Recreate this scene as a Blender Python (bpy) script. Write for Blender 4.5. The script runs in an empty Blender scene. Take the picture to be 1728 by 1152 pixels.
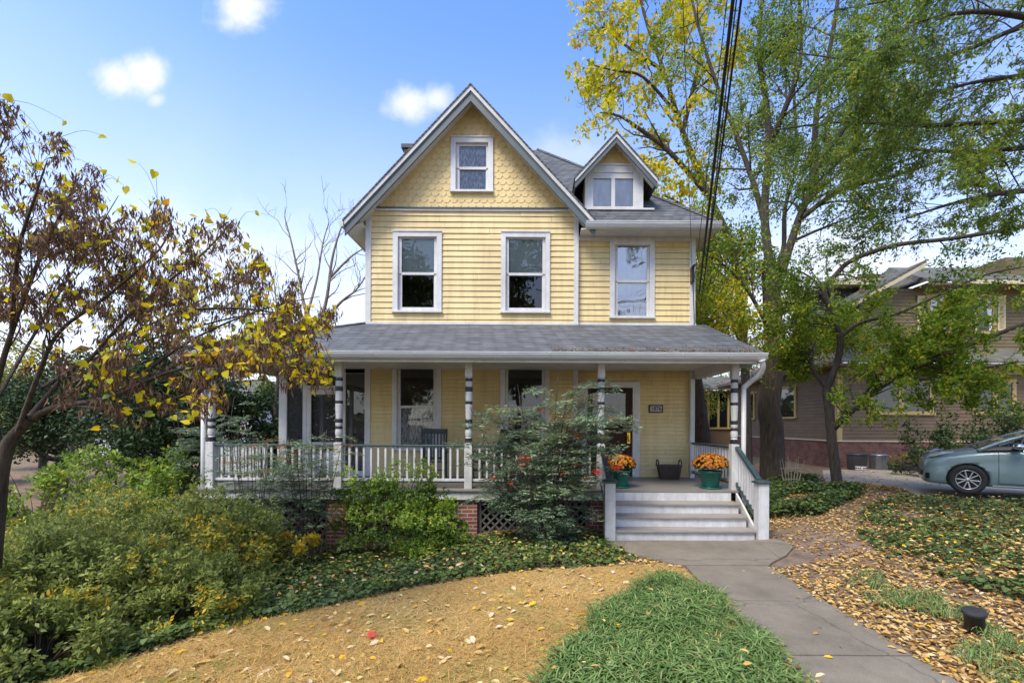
import bpy, math, random
import numpy as np
from mathutils import Vector, Matrix
R = math.radians
scn = bpy.context.scene
COL = scn.collection
rng = np.random.default_rng(7)

# ------------------------------------------------------------------ camera frame (16 mm lens, level, tiny roll)
FPX, VPX, HY, ZC, ROLL = 768.0, 905.0, 717.0, 1.95, 0.005
def W(px, py, Y):
    """photo measurement at a known distance Y -> world point"""
    dx, dy = px - VPX, py - HY
    x, y = dx + dy * ROLL, dy - dx * ROLL
    return Vector((x * Y / FPX, Y, ZC - y * Y / FPX))
def X(px, Y): return (px - VPX) * Y / FPX
def Z(py, Y, px=VPX): return ZC - (py - HY - (px - VPX) * ROLL) * Y / FPX

cam_d = bpy.data.cameras.new('camera'); cam = bpy.data.objects.new('camera', cam_d); COL.objects.link(cam)
cam.matrix_world = Matrix.Translation((0, 0, ZC)) @ Matrix.Rotation(R(90), 4, 'X') @ Matrix.Rotation(ROLL, 4, 'Z')
cam_d.lens = 16.0; cam_d.sensor_width = 36.0; cam_d.sensor_fit = 'HORIZONTAL'
cam_d.shift_x = -41 / 1728; cam_d.shift_y = 141 / 1728
cam_d.clip_start = 0.05; cam_d.clip_end = 3000
scn.camera = cam

# ------------------------------------------------------------------ objects
def link(o, parent=None):
    COL.objects.link(o)
    if parent is not None: o.parent = parent
    return o
def tag(o, label=None, cat=None, group=None, kind=None):
    for k, v in (('label', label), ('category', cat), ('group', group), ('kind', kind)):
        if v: o[k] = v
    return o
def empty(name, loc=(0, 0, 0), rz=0.0):
    o = bpy.data.objects.new(name, None); o.location = loc; o.rotation_euler = (0, 0, rz); o.empty_display_size = .1
    return link(o)
def copy_tree(o, parent=None):
    c = o.copy(); COL.objects.link(c)
    if parent is not None: c.parent = parent
    for ch in list(o.children): copy_tree(ch, c)
    return c

class MB:
    """collects polygons; build() links them as one mesh object"""
    def __init__(s): s.v = []; s.f = []
    def add(s, vs, fs):
        b = len(s.v); s.v += [tuple(p) for p in vs]; s.f += [tuple(i + b for i in f) for f in fs]; return s
    def poly(s, *pts): return s.add(pts, [tuple(range(len(pts)))])
    def box(s, x0, x1, y0, y1, z0, z1):
        return s.add([(x0,y0,z0),(x1,y0,z0),(x1,y1,z0),(x0,y1,z0),(x0,y0,z1),(x1,y0,z1),(x1,y1,z1),(x0,y1,z1)],
                     [(0,3,2,1),(4,5,6,7),(0,1,5,4),(1,2,6,5),(2,3,7,6),(3,0,4,7)])
    def prism(s, pts, d):
        """closed polygon pts swept by vector d"""
        n = len(pts); d = Vector(d); a = [Vector(p) for p in pts]; b = [p + d for p in a]
        return s.add(a + b, [tuple(range(n))[::-1], tuple(range(n, 2*n))] + [(i, (i+1) % n, n + (i+1) % n, n + i) for i in range(n)])
    def bar(s, p, q, w, h=None, up=(0, 0, 1)):
        """rectangular bar from p to q, w across, h along up"""
        p, q, h = Vector(p), Vector(q), h or w
        d = (q - p).normalized(); u = Vector(up); sx = d.cross(u)
        if sx.length < 1e-4: sx = d.cross(Vector((0, 1, 0)))
        sx.normalize(); u = sx.cross(d).normalized()
        c = [p + sx*(a*w/2) + u*(b*h/2) for a, b in ((-1,-1),(1,-1),(1,1),(-1,1))]
        return s.prism(c, q - p)
    def tube(s, pts, r, n=8, caps=True):
        pts = [Vector(p) for p in pts]; m = len(pts)
        rs = r if hasattr(r, '__len__') else [r] * m
        vs, fs = [], []; ref = None
        for i, p in enumerate(pts):
            d = (pts[min(i+1, m-1)] - pts[max(i-1, 0)]).normalized()
            if ref is None: ref = d.orthogonal().normalized()
            ref = (ref - d * ref.dot(d)); ref = ref.normalized() if ref.length > 1e-5 else d.orthogonal().normalized()
            b = d.cross(ref)
            for k in range(n):
                a = 2*math.pi*k/n; vs.append(p + (ref*math.cos(a) + b*math.sin(a)) * rs[i])
        for i in range(m-1):
            for k in range(n):
                fs.append((i*n+k, i*n+(k+1) % n, (i+1)*n+(k+1) % n, (i+1)*n+k))
        if caps: fs += [tuple(range(n))[::-1], tuple(range((m-1)*n, m*n))]
        return s.add(vs, fs)
    def lathe(s, prof, c=(0, 0, 0), n=20, caps=True):
        """prof: list of (radius, z) from the bottom up"""
        vs, fs = [], []; c = Vector(c); m = len(prof)
        for r, z in prof:
            for k in range(n):
                a = 2*math.pi*k/n; vs.append(c + Vector((r*math.cos(a), r*math.sin(a), z)))
        for i in range(m-1):
            for k in range(n): fs.append((i*n+k, i*n+(k+1) % n, (i+1)*n+(k+1) % n, (i+1)*n+k))
        if caps: fs += [tuple(range(n))[::-1], tuple(range((m-1)*n, m*n))]
        return s.add(vs, fs)
    def xform(s, M, start=0):
        s.v = s.v[:start] + [tuple(M @ Vector(p)) for p in s.v[start:]]; return s
    def build(s, name, m, parent=None, smooth=False, bevel=0):
        me = bpy.data.meshes.new(name); me.from_pydata(s.v, [], s.f); me.update()
        me.materials.append(m)
        if smooth: me.polygons.foreach_set('use_smooth', [True] * len(me.polygons))
        o = link(bpy.data.objects.new(name, me), parent)
        if bevel:
            b = o.modifiers.new('bevel', 'BEVEL'); b.width = bevel; b.segments = 2; b.limit_method = 'ANGLE'; b.angle_limit = R(40)
        return o
def box(name, m, parent, *a, bevel=0): return MB().box(*a).build(name, m, parent, bevel=bevel)

# ------------------------------------------------------------------ materials
def nt(name):
    m = bpy.data.materials.new(name); m.use_nodes = True; t = m.node_tree
    return m, t, t.nodes, t.links, t.nodes['Principled BSDF']
def ramp(n, stops, interp='LINEAR'):
    r = n.new('ShaderNodeValToRGB'); e = r.color_ramp.elements; r.color_ramp.interpolation = interp
    while len(e) < len(stops): e.new(0.5)
    for el, (p, c) in zip(e, stops): el.position = p; el.color = (*c, 1)
    return r
def pmat(name, c, c2=None, scale=4.0, rough=.6, bump=0.0, bscale=60.0, metal=0.0, stretch=(1, 1, 1), spec=.5, coat=0, detail=6, lo=.35, hi=.68):
    m, t, n, l, b = nt(name)
    tc = n.new('ShaderNodeTexCoord'); mp = n.new('ShaderNodeMapping'); mp.inputs['Scale'].default_value = stretch
    l.new(tc.outputs['Object'], mp.inputs['Vector'])
    no = n.new('ShaderNodeTexNoise'); no.inputs['Scale'].default_value = scale; no.inputs['Detail'].default_value = detail; no.inputs['Roughness'].default_value = .65
    l.new(mp.outputs[0], no.inputs['Vector'])
    c2 = c2 or tuple(x * .8 for x in c)
    r = ramp(n, [(lo, c2), (hi, c)]); l.new(no.outputs['Fac'], r.inputs[0]); l.new(r.outputs[0], b.inputs['Base Color'])
    b.inputs['Roughness'].default_value = rough; b.inputs['Metallic'].default_value = metal
    b.inputs['Specular IOR Level'].default_value = spec; b.inputs['Coat Weight'].default_value = coat
    if bump:
        n2 = n.new('ShaderNodeTexNoise'); n2.inputs['Scale'].default_value = bscale; n2.inputs['Detail'].default_value = 5
        l.new(mp.outputs[0], n2.inputs['Vector'])
        bp = n.new('ShaderNodeBump'); bp.inputs['Strength'].default_value = bump; bp.inputs['Distance'].default_value = .02
        l.new(n2.outputs['Fac'], bp.inputs['Height']); l.new(bp.outputs[0], b.inputs['Normal'])
    return m
def brickmat(name, cols, mortar, bw, bh, msize=.01, rough=.85, bump=.6, zmul=1.0, noise=.35, swap=False, grime=None):
    """courses laid on any upright or sloping face: u = x + y, v = z; swap lays them on the ground"""
    m, t, n, l, b = nt(name)
    tc = n.new('ShaderNodeTexCoord'); sp = n.new('ShaderNodeSeparateXYZ'); l.new(tc.outputs['Object'], sp.inputs[0])
    ad = n.new('ShaderNodeMath'); ad.operation = 'ADD'; l.new(sp.outputs[0], ad.inputs[0])
    mz = n.new('ShaderNodeMath'); mz.operation = 'MULTIPLY'; mz.inputs[1].default_value = zmul
    cb = n.new('ShaderNodeCombineXYZ')
    if swap: ad.inputs[1].default_value = 0; l.new(sp.outputs[1], mz.inputs[0])
    else: l.new(sp.outputs[1], ad.inputs[1]); l.new(sp.outputs[2], mz.inputs[0])
    l.new(ad.outputs[0], cb.inputs[0]); l.new(mz.outputs[0], cb.inputs[1])
    wob = n.new('ShaderNodeTexNoise'); wob.inputs['Scale'].default_value = 6; l.new(tc.outputs['Object'], wob.inputs['Vector'])
    va = n.new('ShaderNodeVectorMath'); va.operation = 'MULTIPLY_ADD'; va.inputs[1].default_value = (.012, .012, 0)
    l.new(wob.outputs['Color'], va.inputs[0]); l.new(cb.outputs[0], va.inputs[2])
    br = n.new('ShaderNodeTexBrick'); br.inputs['Scale'].default_value = 1
    br.inputs['Brick Width'].default_value = bw; br.inputs['Row Height'].default_value = bh
    br.inputs['Mortar Size'].default_value = msize; br.inputs['Mortar Smooth'].default_value = .2
    br.inputs['Color1'].default_value = (*cols[0], 1); br.inputs['Color2'].default_value = (*cols[1], 1); br.inputs['Mortar'].default_value = (*mortar, 1)
    l.new(va.outputs[0], br.inputs['Vector'])
    no = n.new('ShaderNodeTexNoise'); no.inputs['Scale'].default_value = 3; no.inputs['Detail'].default_value = 8; l.new(tc.outputs['Object'], no.inputs['Vector'])
    rr = ramp(n, [(.3, (1-noise,)*3), (.7, (1+noise,)*3)]); l.new(no.outputs['Fac'], rr.inputs[0])
    mu = n.new('ShaderNodeMix'); mu.data_type = 'RGBA'; mu.blend_type = 'MULTIPLY'; mu.inputs[0].default_value = 1
    l.new(br.outputs['Color'], mu.inputs[6]); l.new(rr.outputs[0], mu.inputs[7])
    l.new(mu.outputs[2], b.inputs['Base Color']); b.inputs['Roughness'].default_value = rough
    bp = n.new('ShaderNodeBump'); bp.inputs['Strength'].default_value = bump; bp.inputs['Distance'].default_value = .008; bp.invert = True
    l.new(br.outputs['Fac'], bp.inputs['Height']); l.new(bp.outputs[0], b.inputs['Normal'])
    return m
def leafmat(name, stops, transl=.35, rough=.5, gloss=.3):
    """colour by each leaf's own 'tone'"""
    m, t, n, l, b = nt(name)
    a = n.new('ShaderNodeAttribute'); a.attribute_name = 'tone'
    r = ramp(n, stops); l.new(a.outputs['Fac'], r.inputs[0]); l.new(r.outputs[0], b.inputs['Base Color'])
    b.inputs['Roughness'].default_value = rough; b.inputs['Specular IOR Level'].default_value = gloss
    tr = n.new('ShaderNodeBsdfTranslucent'); l.new(r.outputs[0], tr.inputs[0])
    mx = n.new('ShaderNodeMixShader'); mx.inputs[0].default_value = transl
    l.new(b.outputs[0], mx.inputs[1]); l.new(tr.outputs[0], mx.inputs[2]); l.new(mx.outputs[0], n['Material Output'].inputs[0])
    return m
def glassmat(name, tint=(.6, .63, .63), refl=.06, rough=.01, wob=.0):
    m, t, n, l, b = nt(name); n.remove(b)
    tr = n.new('ShaderNodeBsdfTransparent'); tr.inputs[0].default_value = (*tint, 1)
    gl = n.new('ShaderNodeBsdfGlossy'); gl.inputs['Roughness'].default_value = rough
    fr = n.new('ShaderNodeFresnel'); fr.inputs[0].default_value = 1.5
    ad = n.new('ShaderNodeMath'); ad.operation = 'ADD'; ad.use_clamp = True; ad.inputs[1].default_value = refl; l.new(fr.outputs[0], ad.inputs[0])
    if wob:
        tc = n.new('ShaderNodeTexCoord'); no = n.new('ShaderNodeTexNoise'); no.inputs['Scale'].default_value = 2.2; no.inputs['Detail'].default_value = 1; l.new(tc.outputs['Object'], no.inputs['Vector'])
        bp = n.new('ShaderNodeBump'); bp.inputs['Strength'].default_value = wob; bp.inputs['Distance'].default_value = .05
        l.new(no.outputs['Fac'], bp.inputs['Height']); l.new(bp.outputs[0], gl.inputs['Normal'])
    mx = n.new('ShaderNodeMixShader'); l.new(ad.outputs[0], mx.inputs[0]); l.new(tr.outputs[0], mx.inputs[1]); l.new(gl.outputs[0], mx.inputs[2])
    l.new(mx.outputs[0], n['Material Output'].inputs[0]); return m
def screenmat(name, col, alpha):
    m, t, n, l, b = nt(name); b.inputs['Base Color'].default_value = (*col, 1); b.inputs['Alpha'].default_value = alpha; b.inputs['Roughness'].default_value = .6
    return m
def lacemat(name, col, scale=30, a0=.4, a1=.95):
    m, t, n, l, b = nt(name); b.inputs['Base Color'].default_value = (*col, 1); b.inputs['Roughness'].default_value = .9
    tc = n.new('ShaderNodeTexCoord'); mp = n.new('ShaderNodeMapping'); mp.inputs['Scale'].default_value = (1, 1, .35); l.new(tc.outputs['Object'], mp.inputs[0])
    no = n.new('ShaderNodeTexNoise'); no.inputs['Scale'].default_value = scale; no.inputs['Detail'].default_value = 3; l.new(mp.outputs[0], no.inputs['Vector'])
    r = ramp(n, [(.4, (a0,)*3), (.62, (a1,)*3)]); l.new(no.outputs['Fac'], r.inputs[0]); l.new(r.outputs[0], b.inputs['Alpha'])
    return m

M = {}
M['yellow'] = pmat('yellow_paint', (.69, .555, .275), (.635, .50, .235), 2.5, .55, .06, 30, stretch=(.4, 1, 2.5))
def weathered(m, k=.16):
    t = m.node_tree; n, l = t.nodes, t.links; b = n['Principled BSDF']; src = b.inputs['Base Color'].links[0].from_socket
    tc = n.new('ShaderNodeTexCoord'); mp = n.new('ShaderNodeMapping'); mp.inputs['Scale'].default_value = (5, 5, .45); l.new(tc.outputs['Object'], mp.inputs[0])
    no = n.new('ShaderNodeTexNoise'); no.inputs['Scale'].default_value = 1.3; no.inputs['Detail'].default_value = 8; no.inputs['Roughness'].default_value = .7; l.new(mp.outputs[0], no.inputs[0])
    n2 = n.new('ShaderNodeTexNoise'); n2.inputs['Scale'].default_value = .9; n2.inputs['Detail'].default_value = 5; l.new(tc.outputs['Object'], n2.inputs[0])
    mm = n.new('ShaderNodeMath'); mm.operation = 'MULTIPLY'; l.new(no.outputs['Fac'], mm.inputs[0]); l.new(n2.outputs['Fac'], mm.inputs[1])
    r = ramp(n, [(.17, (1 - k, 1 - k*1.1, 1 - k*1.25)), (.31, (1.03, 1.03, 1.03))]); l.new(mm.outputs[0], r.inputs[0])
    mu = n.new('ShaderNodeMix'); mu.data_type = 'RGBA'; mu.blend_type = 'MULTIPLY'; mu.inputs[0].default_value = 1; l.new(src, mu.inputs[6]); l.new(r.outputs[0], mu.inputs[7]); l.new(mu.outputs[2], b.inputs['Base Color']); return m
weathered(M['yellow'])
M['yellow_scale'] = pmat('yellow_shingle_paint', (.68, .53, .24), (.61, .455, .195), 7, .6, .1, 40)
M['white'] = pmat('white_paint', (.63, .625, .61), (.54, .54, .53), 6, .5, .05, 40)
M['white_worn'] = pmat('worn_white_paint', (.60, .595, .575), (.45, .45, .435), 9, .6, .12, 60, stretch=(1, 1, .5))
M['soffit'] = pmat('soffit_paint', (.66, .66, .63), (.58, .58, .55), 5, .6)
M['slate_trim'] = pmat('slate_trim_paint', (.085, .108, .112), (.068, .088, .092), 4, .5)
M['green_rail'] = pmat('dark_green_paint', (.035, .062, .060), (.025, .045, .045), 9, .35)
M['band'] = pmat('charcoal_band_paint', (.016, .018, .02), (.012, .012, .013), 9, .4)
for _k in ('white', 'white_worn', 'yellow_scale', 'soffit'): weathered(M[_k], .13)
M['deck'] = pmat('deck_paint', (.20, .185, .165), (.155, .145, .13), 3, .45, .05, 30, stretch=(1, 6, 1))
M['tread'] = pmat('tread_paint', (.30, .27, .235), (.21, .185, .16), 3, .55, .1, 30, stretch=(.5, 4, 1))
M['shingle'] = brickmat('asphalt_shingle', ((.13, .137, .143), (.070, .075, .080)), (.018, .02, .022), .26, .075, .009, .9, .8, noise=.22)
M['shingle_porch'] = brickmat('porch_asphalt_shingle', ((.125, .13, .135), (.085, .089, .094)), (.03, .032, .034), .26, .062, .008, .9, .8, noise=.25)
M['brick'] = brickmat('red_brick', ((.26, .075, .045), (.17, .05, .035)), (.33, .30, .27), .215, .072, .011, .9, .8, noise=.3)
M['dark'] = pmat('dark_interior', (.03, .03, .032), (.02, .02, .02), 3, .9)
M['room'] = pmat('room_plaster', (.25, .24, .22), (.2, .19, .18), 3, .9)
M['glass'] = glassmat('window_glass', (.86, .88, .88), .05, .0, .05)
M['glass_bright'] = glassmat('reflective_glass', (.8, .82, .84), .30, .0, .25)
M['shade'] = pmat('roller_shade_cloth', (.46, .52, .48), (.40, .46, .43), 3, .9)
M['lace'] = lacemat('lace_curtain', (.62, .64, .66), 26, .3, .95)
M['sheer'] = pmat('white_sheer_cloth', (.86, .86, .87), (.66, .67, .70), 7, .9, stretch=(1, 1, .4))
M['screen'] = screenmat('insect_screen', (.014, .014, .016), .72)
M['wood_dark'] = pmat('dark_door_wood', (.06, .026, .016), (.03, .014, .009), 4, .5, .05, 20, stretch=(6, 6, .6), spec=.15)
M['brass'] = pmat('polished_brass', (.85, .55, .08), (.7, .42, .05), 9, .22, metal=1.0)
M['lattice'] = pmat('weathered_lattice', (.13, .125, .115), (.08, .08, .075), 9, .8)
M['gutter'] = pmat('white_gutter', (.55, .56, .55), (.43, .44, .43), 3, .4, stretch=(.6, 4, 4))
M['chimney'] = brickmat('old_chimney_brick', ((.25, .15, .11), (.2, .11, .09)), (.3, .28, .26), .215, .072, .011)
M['metal_dark'] = pmat('dark_metal', (.06, .06, .065), (.04, .04, .045), 9, .5, metal=.6)

# ------------------------------------------------------------------ leaves and branches in bulk
OVAL = (np.array([(0,0,0),(.35,-.5,.04),(.75,-.38,.02),(1,0,-.08),(.75,.38,.02),(.35,.5,.04),(.5,0,-.06)]), [(0,1,6),(1,2,6),(2,3,6),(3,4,6),(4,5,6),(5,0,6)])
DIAM = (np.array([(0,0,0),(.45,-.5,.05),(1,0,-.06),(.45,.5,.05)]), [(0,1,2,3)])
HEART = (np.array([(.12,0,0),(-.05,-.25,.03),(.15,-.52,.06),(.5,-.45,.05),(1,0,-.12),(.5,.45,.05),(.15,.52,.06),(-.05,.25,.03)]), [(0,1,2,3,4),(4,5,6,7,0)])
LANCE = (np.array([(0,0,0),(.4,-.5,.05),(1,0,-.1),(.4,.5,.05)]), [(0,1,2),(0,2,3)])
BLADE = (np.array([(0,-.5,0),(0,.5,0),(.4,.42,.10),(.4,-.42,.10),(.75,.3,.06),(.75,-.3,.06),(1,0,-.12)]), [(0,1,2,3),(3,2,4,5),(5,4,6)])
TRI = (np.array([(0,-.5,0),(0,.5,0),(1,0,0)]), [(0,1,2)])
def unit(a): return a / np.maximum(np.linalg.norm(a, axis=-1, keepdims=True), 1e-9)
def leaves(name, tpl, pos, axis, nrm, length, width, tone, m, parent=None, curl=1.0):
    """one mesh of many leaves: tpl in leaf space (along, across, up); width is a share of length"""
    T, F = tpl; N = len(pos); k = len(T)
    pos = np.asarray(pos, float); axis = unit(np.asarray(axis, float)); nrm = np.asarray(nrm, float)
    side = unit(np.cross(nrm, axis)); nrm = np.cross(axis, side)
    L = np.broadcast_to(np.asarray(length, float), (N,)); Wd = np.broadcast_to(np.asarray(width, float), (N,))
    V = (pos[:, None, :] + axis[:, None, :] * (T[None, :, 0:1] * L[:, None, None])
         + side[:, None, :] * (T[None, :, 1:2] * (L * Wd)[:, None, None]) + nrm[:, None, :] * (T[None, :, 2:3] * (L * curl)[:, None, None]))
    loops = np.concatenate([np.array(f) for f in F]); nl = len(loops); sizes = np.array([len(f) for f in F]); st = np.concatenate([[0], np.cumsum(sizes)[:-1]])
    me = bpy.data.meshes.new(name)
    me.vertices.add(N * k); me.vertices.foreach_set('co', V.astype(np.float32).ravel())
    me.loops.add(N * nl); me.loops.foreach_set('vertex_index', (loops[None, :] + (np.arange(N) * k)[:, None]).astype(np.int32).ravel())
    me.polygons.add(N * len(F)); me.polygons.foreach_set('loop_start', (st[None, :] + (np.arange(N) * nl)[:, None]).astype(np.int32).ravel())
    me.update(calc_edges=True)
    at = me.attributes.new('tone', 'FLOAT', 'FACE'); at.data.foreach_set('value', np.repeat(np.broadcast_to(np.asarray(tone, float), (N,)), len(F)).astype(np.float32))
    me.materials.append(m)
    return link(bpy.data.objects.new(name, me), parent)
def rdir(n, up=0.0):
    v = rng.normal(size=(n, 3)); v[:, 2] += up; return unit(v)
def tubes(name, segs, m, parent=None, n=6):
    """segs: list of (points (k,3), r0, r1)"""
    vs, fs = [], []; b = 0
    for pts, r0, r1 in segs:
        pts = np.asarray(pts, float); k = len(pts); nn = n if r0 > .03 else (5 if r0 > .012 else 3)
        d = np.gradient(pts, axis=0); d = unit(d)
        ref = np.array([.3, .2, 1.]) if abs(d[0][2]) < .9 else np.array([1., .1, 0])
        u = unit(np.cross(d, ref)); w = np.cross(d, u)
        rr = np.linspace(0, 1, k); rad = r0 + (r1 - r0) * rr
        a = np.arange(nn) * 2 * math.pi / nn
        ring = pts[:, None, :] + (u[:, None, :] * np.cos(a)[None, :, None] + w[:, None, :] * np.sin(a)[None, :, None]) * rad[:, None, None]
        vs.append(ring.reshape(-1, 3))
        i = np.arange(k - 1)[:, None] * nn + np.arange(nn)[None, :]; j = np.arange(k - 1)[:, None] * nn + (np.arange(nn)[None, :] + 1) % nn
        fs.append(np.stack([i, j, j + nn, i + nn], -1).reshape(-1, 4) + b); b += k * nn
    V = np.concatenate(vs); F = np.concatenate(fs); me = bpy.data.meshes.new(name)
    me.vertices.add(len(V)); me.vertices.foreach_set('co', V.astype(np.float32).ravel())
    me.loops.add(F.size); me.loops.foreach_set('vertex_index', F.astype(np.int32).ravel())
    me.polygons.add(len(F)); me.polygons.foreach_set('loop_start', (np.arange(len(F)) * 4).astype(np.int32))
    me.polygons.foreach_set('use_smooth', np.ones(len(F), bool)); me.update(calc_edges=True); me.materials.append(m)
    return link(bpy.data.objects.new(name, me), parent)
def smooth_line(pts, per=4):
    p = np.asarray([tuple(q) for q in pts], float); out = []
    for i in range(len(p) - 1):
        a, b, c, d = p[max(i-1, 0)], p[i], p[i+1], p[min(i+2, len(p)-1)]
        for t in np.arange(per) / per:
            out.append(.5 * ((2*b) + (c-a)*t + (2*a-5*b+4*c-d)*t*t + (3*b-a-3*c+d)*t**3))
    out.append(p[-1]); return np.array(out)
def grow(segs, tips, pts, r0, r1, lvl, P):
    """adds limb pts and its random side branches; the last level's lines land in tips"""
    segs.append((pts, r0, r1))
    if lvl >= P['levels']: tips.append(pts); return
    k = len(pts); n = P['n'][lvl]; n = int(n * rng.uniform(.75, 1.25) + .5)
    for i in range(n):
        t = rng.uniform(P['t0'][lvl], 1.0) if i else 1.0
        f = t * (k - 1); i0 = min(int(f), k - 2); q = pts[i0] + (pts[i0+1] - pts[i0]) * (f - i0); d = unit(pts[i0+1] - pts[i0])
        a = rng.normal(size=3); a = unit(a - d * (a @ d)); ang = R(P['ang'][lvl] * rng.uniform(.6, 1.3)) * (.5 if i == 0 else 1)
        e = d * math.cos(ang) + a * math.sin(ang); e = unit(e + np.array(P.get('bias', (0, 0, 0))) * rng.uniform(.5, 1.2))
        Ln = P['len'][lvl] * rng.uniform(.55, 1.2) * (1 - .45 * t if lvl else 1 - .3 * t); m = P.get('seg', 5)
        ch = [q]; dd = e
        for s in range(m - 1):
            dd = unit(dd + rng.normal(size=3) * P['wob'] + np.array([0, 0, P['grav']])); ch.append(ch[-1] + dd * Ln / (m - 1))
        rr = (r0 + (r1 - r0) * t) * P.get('rr', .62)
        rr = max(rr, P.get('rmin', .004)); grow(segs, tips, np.array(ch), rr, max(rr * .35, P.get('rmin', .004) * .6), lvl + 1, P)
def along(tips, per, jit=.0):
    """random points on the twigs, with the twigs' directions"""
    out, dr = [], []
    for t in tips:
        n = rng.poisson(per)
        if not n: continue
        f = rng.uniform(.1, 1, n) * (len(t) - 1); i = np.minimum(f.astype(int), len(t) - 2)
        out.append(t[i] + (t[i+1] - t[i]) * (f - i)[:, None]); dr.append(unit(t[i+1] - t[i]))
    p = np.concatenate(out); d = np.concatenate(dr)
    return p + rng.normal(size=p.shape) * jit, d
# ================================================================== the yellow house
YW, YR = 10.67, 10.77                       # front wall of the gabled bay, of the set-back right half
BX0, BX1, RX1 = -3.986, 0.944, 3.71         # bay left corner, bay right corner, house right corner
FLOOR, ZG = 0.74, 6.97                      # porch floor, foot of the gable
house = empty('yellow_house', (0, 0, 0))
tag(house, 'yellow two storey clapboard house with front gable and white railed porch', 'house')

def siding(name, x0, x1, bands, y, openings, m=M['yellow'], parent=house, M4=None):
    """lapped boards on the wall y, split round the openings (x0, x1, z0, z1); bands: (z from, z to, exposure)"""
    mb = MB()
    for za, zb, ex in bands:
        k = max(1, round((zb - za) / ex)); h = (zb - za) / k
        for i in range(k):
            a, b = za + i*h, za + (i+1)*h
            cuts = sorted({a, b} | {z for o in openings for z in o[2:] if a < z < b})
            for c, d in zip(cuts, cuts[1:]):
                xs = [(x0, x1)]; mid = (c + d) / 2
                for o in openings:
                    if o[2] < mid < o[3]:
                        xs = [p for s, e in xs for p in ((s, min(e, o[0])), (max(s, o[1]), e)) if p[1] - p[0] > 1e-3]
                cutx = [x0 + (x1 - x0) * ((i*.381966 + q*.47) % 1) for q in range(2)] if c == a or d == b else []
                for w_ in cutx: xs = [p for s, e in xs for p in (((s, w_ - .002), (w_ + .002, e)) if s + .25 < w_ < e - .25 else ((s, e),))]
                for s, e in xs:
                    yc, yd = y - .018 * (b - c) / h - .003, y - .018 * (b - d) / h - .003
                    j = (math.sin(i*12.9+s*3)) * .0025
                    gp = .004 if d == b else 0
                    mb.poly((s, yc+j, c), (e, yc-j, c), (e, yd, d - gp), (s, yd, d - gp))
                    if gp: mb.poly((s, y + .014, d - .012), (e, y + .014, d - .012), (e, y + .014, d + .004), (s, y + .014, d + .004))
                    if c == a: mb.poly((s, y + .014, c), (e, y + .014, c), (e, yc-j, c), (s, yc+j, c))
    if M4 is not None: mb.xform(M4)
    return mb.build(name, m, parent)

OPEN_BAY, OPEN_RIGHT = [], []
def window(px0, px1, py0, py1, gx0, gx1, gy0, gy1, rail, yw, opens, upper=None, lower=None, glass=None, sill_h=.05, mullion=False):
    """a sash window from its outer casing and its glass edges as measured on the wall plane"""
    yf = yw - .05
    x0, x1, z1, z0 = X(px0, yf), X(px1, yf), Z(py0, yf, px0), Z(py1, yf, px0)
    a0, a1, b1, b0 = X(gx0, yw), X(gx1, yw), Z(gy0, yw, px0), Z(gy1, yw, px0)
    r = Z(rail, yw, px0)
    c = .62 * (a0 - x0)                                    # casing board, the rest is sash
    ox0, ox1, oz0, oz1 = x0 + c, x1 - c, z0 + .07, z1 - .12
    opens.append((ox0 - .02, ox1 + .02, oz0 - .02, oz1 + .02))
    w = MB()
    w.box(x0, ox0, yf, yw + .06, z0 + sill_h, z1); w.box(ox1, x1, yf, yw + .06, z0 + sill_h, z1); w.box(ox0, ox1, yf + .001, yw + .06, oz1, z1 - .001)
    f = w.build('window', M['white'], house, bevel=.004)
    box('sill', M['white'], f, x0 - .012, x1 + .012, yf - .035, yw + .06, z0, z0 + sill_h, bevel=.004)
    box('drip_cap', M['white'], f, x0 - .012, x1 + .012, yf - .018, yf - .002, z1 - .004, z1 + .022)
    s = MB(); ys = yw + .012
    lo, hi = z0 + sill_h + .002, oz1 - .002
    s.box(ox0 + .003, a0, ys, ys + .045, r, hi); s.box(a1, ox1 - .003, ys, ys + .045, r, hi); s.box(a0, a1, ys + .001, ys + .044, b1, hi)
    s.box(a0, a1, ys + .001, ys + .044, r - .03, r + .03)
    y2 = ys + .02
    s.box(ox0 + .003, a0 + .008, y2, y2 + .045, lo, r); s.box(a1 - .008, ox1 - .003, y2, y2 + .045, lo, r); s.box(a0 + .008, a1 - .008, y2 + .001, y2 + .044, lo, b0)
    s.build('sash', M['white'], f)
    g = glass or M['glass']
    MB().poly((a0 - .01, ys + .02, r), (a1 + .01, ys + .02, r), (a1 + .01, ys + .02, b1 + .01), (a0 - .01, ys + .02, b1 + .01)).build('pane', g, f)
    MB().poly((a0, y2 + .02, b0 - .01), (a1, y2 + .02, b0 - .01), (a1, y2 + .02, r), (a0, y2 + .02, r)).build('pane', g, f)
    def cloth(kind, za, zb):
        n = 24; mb = MB(); yy = yw + .10
        for i in range(n):
            fx = lambda k: ox0 + (ox1 - ox0) * k / n
            amp = 0 if kind == 'shade' else .018
            ya, yb = yy + amp * math.sin(i * 1.9), yy + amp * math.sin((i+1) * 1.9)
            mb.poly((fx(i), ya, za), (fx(i+1), yb, za), (fx(i+1), yb, zb), (fx(i), ya, zb))
        mb.build({'shade': 'roller_shade', 'lace': 'lace_curtain', 'sheer': 'sheer_curtain'}[kind], M[kind], f)
    if upper: cloth(upper, r - .02, oz1)
    if lower: cloth(lower, z0, r - .02)
    return f
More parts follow.
